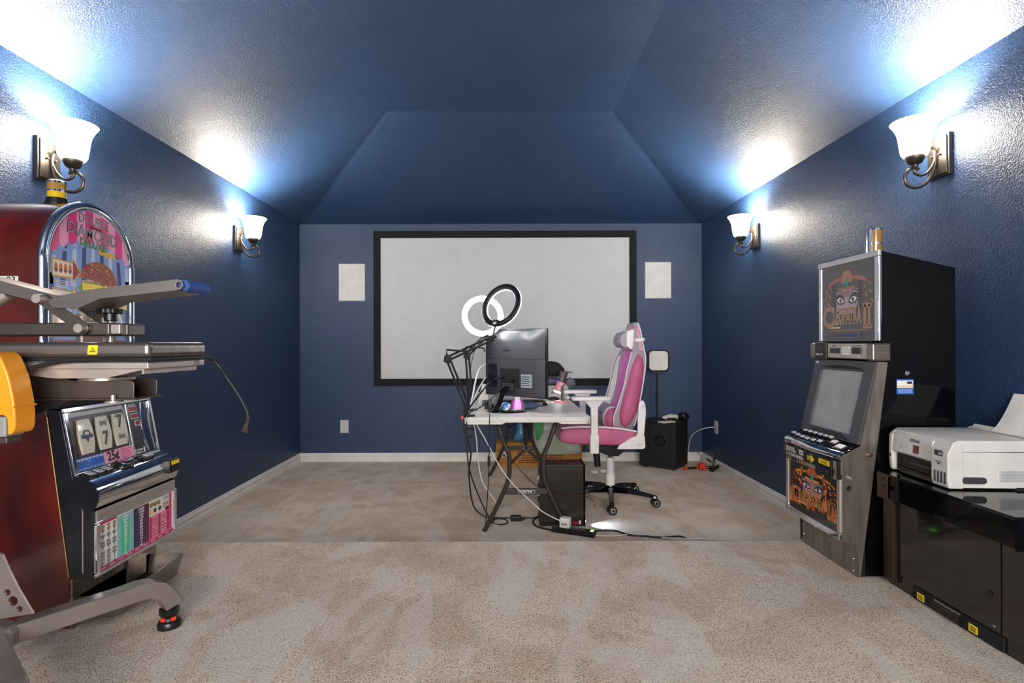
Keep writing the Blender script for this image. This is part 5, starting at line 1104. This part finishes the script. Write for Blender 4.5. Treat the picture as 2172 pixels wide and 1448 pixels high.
# headrest pillow and strap
b = MB(); b.pr_xz([(.912, 1.272), (.885, 1.262), (.866, 1.24), (.858, 1.21), (.862, 1.18), (.880, 1.155), (.912, 1.15)], CY-.135, CY+.135, 'chair_grey'); hr = b.build('headrest_pillow', t, bevel=.012, seg=3)
b = MB(); b.pr_xz([(.906, 1.27), (.945, 1.288), (.962, 1.285), (.965, 1.20), (.955, 1.145), (.942, 1.136), (.906, 1.165)], CY-.142, CY+.142, 'chair_white'); b.build('pillow_back', hr, bevel=.012, seg=3)
b = MB(); b.box((.8555, CY-.02, 1.215), (.8575, CY+.02, 1.221), 'ink'); b.build('embroidery', hr)
b = MB(); pts = [(.955, CY-.148, 1.205), (.985, CY-.176, 1.208), (1.03, CY-.165, 1.214), (1.052, CY, 1.216), (1.03, CY+.165, 1.214), (.985, CY+.176, 1.208), (.955, CY+.148, 1.205)]
b.tube(pts, .011, 'chair_white', 6, 4, flat=.25, up=(0, 0, 1)); b.build('headrest_strap', hr)
# armrests and hinge brackets
for sg in (-1, 1):
    y = CY+sg*.285
    b = MB(); b.prism([(.485, y-.03), (.50, y-.045), (.60, y-.05), (.72, y-.045), (.755, y-.03), (.755, y+.03), (.72, y+.045), (.60, y+.05), (.50, y+.045), (.485, y+.03)], 'chair_white', Matrix.Translation((0, 0, .785)), .028); ar = b.build('arm_pad', t, bevel=.010, seg=3)
    b = MB(); b.pr_xz([(.57, .786), (.71, .786), (.665, .735), (.615, .735)], y-.026, y+.026, 'chair_lgrey'); b.build('arm_bracket', ar, bevel=.004)
    b = MB(); b.box((.618, y-.024, .545), (.668, y+.024, .745), 'chair_white'); b.box((.612, y-.028, .415), (.674, y+.028, .55), 'chair_white'); po = b.build('arm_post', t, bevel=.008, seg=3)
    b = MB(); b.box((.634, y-.03, .715), (.658, y-.02, .728), 'chair_lgrey'); b.build('height_button', po, bevel=.002)
    b = MB(); b.box((.62, min(y, CY+sg*.10), .425), (.665, max(y, CY+sg*.10), .45), 'black_satin'); b.build('arm_mount', t)
    yb = CY+sg*.292
    b = MB(); b.pr_xz([(.80, .445), (.985, .445), (1.0, .46), (.995, .53), (.985, .56), (.945, .56), (.935, .535), (.90, .525), (.82, .475)], yb-.012, yb+.012, 'chair_white'); hb = b.build('hinge_bracket', t, bevel=.006)
    b = MB(); b.pr_xz([(.945, .545), (.99, .545), (1.003, .70), (.998, .76), (.985, .785), (.965, .785), (.952, .76), (.945, .65)], yb-.016, yb+.008, 'chair_white'); b.build('back_bracket', hb, bevel=.006)
    for x, z in ((.976, .745), (.955, .475)):
        b = MB(); b.cyl((x, yb-.02, z), (x, yb-.008, z), .013, 'chair_lgrey', n=14); b.build('bolt_cap', hb, bevel=.003)
# ---------------------------------------------------------------- under and around the desk
t = thing('computer_tower', 'black desktop computer tower on carpet under the table', 'computer', (.385, 3.74, 0))
mat('pc_black', '1d1815', .3, c2='241d19', nscale=3)
b = MB(); b.box((.240, 3.655, .006), (.525, 3.835, .40), 'pc_black'); cs = b.build('case', t, bevel=.004)
b = MB(); b.box((.522, 3.652, .004), (.536, 3.838, .405), 'black_gloss'); b.build('front_bezel', t, bevel=.005)
b = MB(); b.box((.262, 3.6525, .03), (.505, 3.6555, .375), 'pc_black'); sp = b.build('side_panel', t, bevel=.002)
b = MB(); b.box((.275, 3.6515, .19), (.36, 3.653, .196), 'black_matte'); b.build('panel_grip', sp)
for k in range(7):
    b = MB(); b.box((.232, 3.68+.02*(k % 3), .05+k*.048), (.241, 3.70+.025*(k % 3), .075+k*.048), 'alu' if k % 2 else 'black_matte'); b.build('rear_port', t)
b = MB(); b.box((.455, 3.6515, .018), (.485, 3.6535, .034), 'red'); b.build('red_sticker', cs); b = MB(); b.box((.492, 3.6515, .018), (.506, 3.6535, .042), 'a_silver'); b.build('silver_sticker', cs)
for x in (.27, .49):
    b = MB(); b.box((x-.02, 3.67, 0), (x+.02, 3.82, .007), 'black_matte'); b.build('foot', t)
mat('led_blue', 'cfe0ff', .3, emit=6)
b = MB(); b.cyl((.536, 3.69, .028), (.541, 3.69, .028), .006, 'led_blue', n=10); fl = b.build('front_led', t)
light('front_led_beam', 'SPOT', (.545, 3.685, .055), 2.6, (.55, .75, 1), (0, math.radians(-70), math.radians(-2)), spot_size=math.radians(84), spot_blend=1.0, shadow_soft_size=.004)
pa, pb2 = F(1172, 1126), F(1262, 1139); d = (pb2-pa); ln = d.length
t = thing('power_strip', 'black power strip with green lit end on carpet before the computer tower', 'power strip', tuple(pa))
Ms = frame(pa, d, (0, 0, 1))
b = MB(); b.box((0, .0, -.028), (ln, .034, .028), 'black_plastic', Ms); ps = b.build('body', t, bevel=.005)
mat('led_green', '66e05a', .3, emit=2.5)
b = MB(); b.box((ln-.03, .034, -.012), (ln-.012, .036, .012), 'led_green', Ms); b.build('switch_light', ps)
for k in range(5):
    b = MB(); b.box((.03+k*.04, .034, -.014), (.05+k*.04, .0352, .014), 'a_dgrey', Ms); b.build('socket', ps)
t = thing('usb_charger', 'white cube usb charger plugged into the black power strip', 'charger', tuple(pa+d*.25+Vector((0, 0, .035))))
b = MB(); Mu = Ms @ Matrix.Translation((ln*.30, .0355, 0)); b.box((-.032, 0, -.024), (.032, .062, .028), 'plastic_white', Mu); ub = b.build('body', t, bevel=.006, seg=3)
b = MB(); b.rect(-.02, .02, .02, .032, 'plastic_grey', Mu, .0305); b.build('logo_print', ub)
a = F(1093, 1104); t = thing('power_brick', 'black power adapter brick on carpet between the front table legs', 'adapter', tuple(a))
b = MB(); b.box((a.x-.036, a.y-.022, 0), (a.x+.036, a.y+.022, .034), 'black_plastic'); bb = b.build('body', t, bevel=.004); b = MB(); b.box((a.x+.036, a.y-.008, .012), (a.x+.06, a.y+.008, .024), 'black_plastic'); b.build('strain_relief', bb, bevel=.002)
# cardboard carton
t = thing('cardboard_carton', 'long brown cardboard carton on floor against back wall under table', 'box', (.36, 5.55, 0))
x0, x1, y0, y1, zt = -.06, .765, 5.44, 5.68, .225
b = MB(); b.box((x0, y0, 0), (x1, y1, zt), 'cardboard'); bx = b.build('carton_body', t, bevel=.002)
b = MB(); b.pr_xz([(x0, zt), (x0+.005, zt+.004), (x1-.005, zt+.004), (x1, zt)], y0, y0+.118, 'cardboard'); b.build('flap', bx); b = MB(); b.pr_xz([(x0, zt), (x0+.005, zt+.004), (x1-.005, zt+.004), (x1, zt)], y0+.122, y1, 'cardboard'); b.build('flap', bx)
Mc = frame(((x0+x1)/2, y0, 0), (1, 0, 0), (0, 0, 1)); b = MB()
for k in range(9):
    u = -.2+k*.055
    for q in ((-.019, -.019, .019, -.0165), (-.019, .0165, .019, .019), (-.019, -.019, -.0165, .019), (.0165, -.019, .019, .019)): b.rect(u+q[0], .15+q[1], u+q[2], .15+q[3], 'a_dbrown', Mc, .0008)
    b.face([(u-.009, .142), (u+.009, .142), (u, .158)], 'a_dbrown', Mc, .0008)
for r_, (z, n_) in enumerate(((.108, 9), (.086, 12), (.064, 20), (.044, 20))):
    for k in range(n_): u = -.2+.4*(k+.5)/n_+(.03 if r_ < 2 else 0); b.rect(u-.16/n_, z-.005, u+.16/n_, z+.006, 'a_dbrown', Mc, .0008)
b.build('carton_print', bx)
b = MB(); b.box((-.005, y0-.001, .09), (.045, y0, .15), 'paper'); b.box((.005, y0-.0015, .10), (.03, y0-.001, .12), 'ink'); b.build('shipping_label', bx)
# translucent bag over the carton
mat('bag_plastic', 'c4c8c2', .3, c2='9fb894', nscale=3, nmix=(.5, .7), bump=.3, bscale=14, bdist=.02); mat('bag_green', '12a84a', .4)
b = MB(); L = []
for z, xa, xb, ya, yb in ((.12, .36, .74, 5.405, 5.435), (.16, .325, .76, 5.38, 5.435), (.235, .30, .75, 5.37, 5.60), (.34, .27, .70, 5.37, 5.60), (.46, .26, .62, 5.40, 5.58), (.56, .27, .60, 5.44, 5.56), (.60, .30, .56, 5.48, 5.53)):
    L.append([((xa+xb)/2+(xb-xa)/2*math.copysign(abs(math.cos(2*PI*j/24))**.6, math.cos(2*PI*j/24))+.008*math.sin(5*j+z*20), min((ya+yb)/2+(yb-ya)/2*math.sin(2*PI*j/24)+(.006*math.sin(7*j+z*9)), 5.435 if z < .23 else 9), z) for j in range(24)])
t = thing('plastic_bag', 'pale translucent plastic bag with green patch slumped over cardboard carton', 'bag', (.5, 5.45, .23))
b.loft(L, 'bag_plastic'); bg = b.build('bag_body', t, sharp=80, subsurf=1)
b = MB(); L = []
for z, xa, xb, y in ((.27, .325, .345, 5.362), (.36, .31, .385, 5.352), (.46, .30, .40, 5.372), (.50, .305, .39, 5.388)): L.append([(xa, y, z), (xb, y-.004, z), (xb, y-.002, z), (xa, y+.002, z)])
b.loft(L, 'bag_green'); b.build('green_patch', bg, sharp=60)  # thin green patch on the front of the bag
mat('bag_blue', '5f9cc0', .2, c2='2f6a9c', nscale=8)
b = MB(); L = []
for z, w_ in ((.2291, .05), (.26, .075), (.33, .05), (.45, .028), (.54, .012)): L.append([(.185+w_*math.cos(2*PI*j/14)*(1+.15*math.sin(4*j)), 5.55+w_*.7*math.sin(2*PI*j/14), z) for j in range(14)])
b.loft(L, 'bag_blue'); b.build('knotted_bag', label='small knotted blue plastic bag standing on the cardboard carton', cat='bag', loc=(.185, 5.55, .229), sharp=80)
# subwoofer with light panel stand and clutter
SWZ = .44; SW = Vector((1.605, 5.245, 0)); e1 = Vector((-.80, .60, 0)); e2 = Vector((.60, .80, 0)); MW = Matrix.Translation(SW) @ Matrix(((e1.x, e2.x, 0), (e1.y, e2.y, 0), (0, 0, 1))).to_4x4()
a_, b_ = .355, .335
t = thing('subwoofer', 'black cube subwoofer with round port on carpet in right corner', 'subwoofer', tuple(SW+e1*a_/2+e2*b_/2))
b = MB(); n = 24
Mf = frame(SW+e1*a_, -e1, (0, 0, 1))   # front face, x from left to near corner
b.box((0, 0, .012), (a_, b_, SWZ), 'black_matte', MW); b.build('cabinet', t, bevel=.004)
Mp = Mf @ Matrix.Translation((.21, .27, .0))
b = MB(); b.lathe([(.05, -.0), (.052, .004), (.047, .007), (.040, .004), (.036, -.004)], 'black_gloss', Mp, n); b.disc(0, 0, .045, 'a_black', Mp, .0012, 24); b.build('bass_port', t, sharp=60)
for u, v in ((.04, .04), (a_-.04, .04), (.04, b_-.04), (a_-.04, b_-.04)):
    b = MB(); p = MW @ Vector((u, v, 0)); b.cyl(p, p+Vector((0, 0, .013)), .02, 'black_plastic', n=12); b.build('foot', t)
kb = P(1393, 888, 5.42); kb.z = SWZ
t = thing('panel_light', 'square white panel light on black pole standing on subwoofer', 'lamp', tuple(kb))
b = MB(); b.box((kb.x-.085, kb.y-.07, SWZ), (kb.x+.075, kb.y+.07, SWZ+.012), 'black_matte'); b.build('base', t, bevel=.004)
b = MB(); b.cyl((kb.x, kb.y, SWZ+.01), (kb.x, kb.y, .72), .011, 'black_matte', n=12); b.cyl((kb.x, kb.y, .70), (kb.x, kb.y, .93), .0085, 'black_matte', n=12); b.cyl((kb.x, kb.y, .68), (kb.x, kb.y, .73), .0135, 'black_matte', n=12); pl = b.build('pole', t)
b = MB(); b.cyl((kb.x, kb.y, .905), (kb.x, kb.y, .915), .012, 'plastic_white', n=12); b.build('collar', pl)
def rrect(w_, h_, r, n=6):
    out = []
    for cx, cy, a0 in ((w_-r, h_-r, 0), (-w_+r, h_-r, PI/2), (-w_+r, -h_+r, PI), (w_-r, -h_+r, 1.5*PI)): out += [(cx+r*math.cos(a0+PI/2*i/n), cy+r*math.sin(a0+PI/2*i/n)) for i in range(n+1)]
    return out
Mk = frame((kb.x+.015, kb.y-.01, 1.02), (1, .0, 0), (0, 0, 1))
b = MB(); b.prism(rrect(.102, .105, .04), 'black_plastic', Mk @ Matrix.Translation((0, 0, -.018)), .018); b.build('panel_housing', t, bevel=.002)
mat('diffuser', 'd8d5ce', .4)
b = MB(); b.prism(rrect(.088, .091, .034), 'diffuser', Mk, .003); b.build('diffuser', t)
b = MB(); b.pr_xz([(kb.x-.02, .918), (kb.x+.03, .918), (kb.x+.012, .90), (kb.x-.008, .90)], kb.y-.012, kb.y+.006, 'black_plastic'); b.build('tilt_mount', t)
b = MB(); c0 = MW @ Vector((.145, .235, SWZ))+Vector((.02, 0, 0)); lump(b, (c0.x, c0.y, SWZ+.022), (.085, .05, .030), 'plastic_white', amp=.14, seed=12, flat=.75); b.build('crumpled_bag', label='crumpled white plastic bag on top of the black subwoofer', cat='bag', loc=(c0.x, c0.y, SWZ), sharp=80)
c1 = MW @ Vector((.07, .125, SWZ)); b = MB(); b.box((c1.x-.045, c1.y-.02, SWZ), (c1.x+.03, c1.y+.02, SWZ+.036), 'black_plastic'); b.box((c1.x+.03, c1.y-.008, SWZ+.012), (c1.x+.05, c1.y+.008, SWZ+.022), 'black_plastic'); b.build('power_adapter', label='black power adapter beside crumpled white bag on subwoofer', cat='adapter', loc=tuple(c1), bevel=.003)
c2 = MW @ Vector((.05, .06, SWZ)); b = MB(); b.box((-.075, -.04, 0), (.075, .04, .012), 'plastic_white', Matrix.Translation(c2+Vector((-.05, .01, 0))) @ Matrix.Rotation(.5, 4, 'Z')); b.build('white_remote', label='flat white box lying on near corner of the subwoofer', cat='box', loc=tuple(c2), bevel=.003)
t = thing('strapped_gadget', 'black strapped gadget hanging on back edge of the subwoofer top', 'gadget', tuple(MW @ Vector((.03, .22, SWZ))))
c3 = MW @ Vector((.02, .28, SWZ)); b = MB(); lump(b, (c3.x, c3.y, SWZ+.036), (.052, .045, .04), 'black_plastic', amp=.12, seed=21, flat=.9); b.build('body', t, sharp=60)
b = MB(); e = MW @ Vector((-.004, .17, SWZ)); b.tube([c3+Vector((-.04, -.03, .05)), e+Vector((0, 0, .02)), e+Vector((.002, -.002, -.03)), e+Vector((.004, -.002, -.08))], .004, 'black_plastic', 6); b.build('strap', t)
# folded camera tripod parts on the floor by the right baseboard
mat('black_tube', '131314', .35)
t = thing('folded_tripod', 'folded black tripod with orange red clamps on floor by right baseboard', 'tripod', tuple(F(1490, 1000)))
b = MB(); b.tube([tuple(F(1500, 985)+Vector((0, 0, .05))), tuple(F(1552, 1010)+Vector((0, 0, .014)))], .012, 'black_tube', 10, 2, smooth=False); b.build('leg', t)
a = F(1490, 998); b = MB(); b.tube([tuple(a+Vector((0, 0, .03))), tuple(a+Vector((.10, -.04, .03))), tuple(a+Vector((.16, .0, .05)))], .016, 'black_tube', 10, 3); b.build('leg', t)
b = MB(); b.tube([tuple(a+Vector((.09, -.03, .04))), tuple(a+Vector((.115, .02, .11))), tuple(a+Vector((.13, .02, .15)))], .011, 'black_tube', 8, 3); b.build('lever', t)
b = MB(); b.box((a.x-.035, a.y-.03, .02), (a.x+.02, a.y+.03, .065), 'orange_red'); b.build('clamp', t, bevel=.008)
b = MB(); b.box((a.x-.02, a.y-.05, .002), (a.x+.015, a.y-.01, .03), 'orange_red'); b.build('clamp', t, bevel=.006)
b = MB(); b.cyl((a.x+.05, a.y-.075, .028), (a.x+.075, a.y-.06, .028), .028, 'black_tube', n=16); b.build('lock_knob', t, bevel=.004)
b = MB(); b.tube([tuple(a+Vector((-.01, .04, .06))), tuple(a+Vector((.005, .06, .12))), tuple(a+Vector((-.03, .09, .16)))], .006, 'steel', 8, 3); b.build('crank', t)
t = thing('short_pole', 'short black pole with orange red ends on carpet before the subwoofer', 'pole', tuple(F(1468, 997)))
pA, pB = F(1453, 998)+Vector((0, 0, .017)), F(1478, 996)+Vector((0, 0, .017))
b = MB(); b.tube([pA, pB], .010, 'black_tube', 10, 2, smooth=False); b.build('tube', t)
for p in (pA, pB):
    b = MB(); b.cyl(p-(pB-pA).normalized()*.014, p+(pB-pA).normalized()*.014, .0165, 'orange_red', n=10); b.build('end_cap', t, bevel=.002)
for k, (px, py, lb) in enumerate(((1260, 1006, 'small crumpled white paper scrap on carpet behind chair base, left one'), (1279, 1004, 'small crumpled white paper scrap on carpet right under the chair column'))):
    p = F(px, py); b = MB(); lump(b, (p.x, p.y, .016), (.032, .02, .016), 'paper', n=10, k=7, amp=.25, seed=30+k, flat=.95); b.build('paper_scrap', label=lb, cat='paper', loc=tuple(p), group='paper scraps', sharp=50)
# ---------------------------------------------------------------- cables
def cable(label, pts, r, m, cat='cable'):
    pts = [Vector(p) for p in pts]; b = MB(); b.tube(pts, r, m, 6, 7); return b.build('cable', label=label, cat=cat, loc=tuple(pts[0]), sharp=80)
fl = lambda x, y, z=.006: tuple(F(x, y, z))
pp = lambda x, y, Y: tuple(P(x, y, Y))
cable('thick black cable drooping from the table clamp to the front left leg', [pp(982, 905, 3.50), pp(988, 925, 3.50), pp(998, 960, 3.50), pp(994, 1000, 3.52), pp(998, 1050, 3.54), pp(1008, 1080, 3.60), fl(1030, 1096), fl(1050, 1098), fl(1072, 1098), fl(1084, 1098)], .005, 'black_plastic')
cable('black cable looping on the carpet beside the front left table leg', [pp(988, 925, 3.48), pp(994, 990, 3.48), pp(1010, 1040, 3.54), pp(1030, 1085, 3.60), fl(1045, 1108), fl(1062, 1112), fl(1076, 1108), fl(1070, 1101), fl(1050, 1100), fl(1040, 1108)], .0045, 'black_plastic')
cable('white cable from table corner down behind the left table leg', [pp(1004, 896, 3.62), pp(1010, 930, 3.64), pp(1013, 970, 3.66), pp(1022, 1020, 3.68), pp(1040, 1048, 3.70), pp(1060, 1072, 3.74), fl(1090, 1068), fl(1125, 1052), fl(1143, 1050)], .0045, 'plastic_white')
cable('white cable running diagonally from table edge to the white usb charger', [pp(1010, 899, 3.50), pp(1036, 945, 3.49), pp(1060, 990, 3.49), pp(1085, 1024, 3.49), pp(1120, 1058, 3.49), pp(1150, 1085, 3.49), pp(1190, 1106, 3.50)], .0038, 'plastic_white')
cable('thin black inline switch cable hanging straight down from the monitor base', [pp(1038, 876, 3.40), pp(1038, 890, 3.395), pp(1037, 940, 3.395), pp(1036, 985, 3.40), pp(1034, 1040, 3.42), pp(1030, 1090, 3.48), fl(1029, 1112)], .003, 'black_plastic')
b = MB(); p0 = P(1036.5, 978, 3.398); b.cyl(p0+Vector((0, 0, .03)), p0-Vector((0, 0, .03)), .0085, 'black_plastic', n=10); b.build('cable_switch', label='small black inline switch on the thin cable below table edge', cat='switch', loc=tuple(p0), bevel=.003)
cable('dark red cable from carton across tower to chair base', [pp(1055, 955, 5.40), pp(1072, 968, 4.9), pp(1090, 980, 4.3), pp(1110, 1005, 3.66), pp(1140, 1032, 3.60), pp(1165, 1041, 3.555), pp(1200, 1049, 3.62), pp(1240, 1052, 3.635), fl(1256, 1062), fl(1262, 1075)], .003, mat('cable_red', '4a1a18', .5))
cable('black and grey lead trailing right from the power strip across carpet', [fl(1250, 1128), fl(1275, 1125), fl(1305, 1126), fl(1330, 1134), fl(1365, 1137), fl(1400, 1140), fl(1440, 1138), fl(1455, 1143)], .006, 'black_plastic')
cable('thin white lead trailing far right from the power strip across carpet', [fl(1262, 1136), fl(1300, 1137), fl(1350, 1133), fl(1400, 1140), fl(1450, 1143), fl(1500, 1144), fl(1540, 1146)], .004, 'plastic_white')
cable('black cable loop behind the power strip by tower foot', [fl(1142, 1095), fl(1130, 1104), fl(1134, 1114), fl(1150, 1120), fl(1165, 1123), fl(1180, 1128)], .006, 'black_plastic')
cable('thin black cable from adapter brick to the computer tower', [fl(1106, 1103, .018), fl(1118, 1098), fl(1130, 1099), fl(1141, 1094)], .004, 'black_plastic')
cable('upper black video cable curving from monitor port to table corner', [tuple(MM @ Vector((wm*.42, .965, .06))), tuple(MM @ Vector((wm*.30, .945, .09))), pp(1030, 820, 3.56), pp(1010, 845, 3.50), pp(993, 868, 3.46), pp(984, 885, 3.40)], .0055, 'black_plastic')
cable('lower black power cable curving from monitor port to table corner', [tuple(MM @ Vector((wm*.60, .955, .06))), tuple(MM @ Vector((wm*.50, .91, .09))), pp(1045, 842, 3.58), pp(1020, 862, 3.52), pp(1000, 872, 3.47), pp(986, 880, 3.40)], .0045, 'black_plastic')
cable('white cable arching from behind the monitor to the boom arm base', [pp(1030, 772, 3.98), pp(1018, 780, 3.9), pp(1010, 800, 3.8), pp(1003, 835, 3.68), pp(997, 862, 3.58)], .0065, 'plastic_white')
cable('second white cable slanting past monitor left edge to boom arm base', [pp(1030, 800, 3.95), pp(1016, 822, 3.82), pp(1003, 850, 3.66), pp(998, 866, 3.55)], .005, 'plastic_white')
cable('thin black ring light lead hanging beside the boom elbow', [pp(1010, 735, 3.6), pp(1002, 760, 3.6), pp(996, 800, 3.6), pp(995, 850, 3.56)], .0025, 'black_plastic')
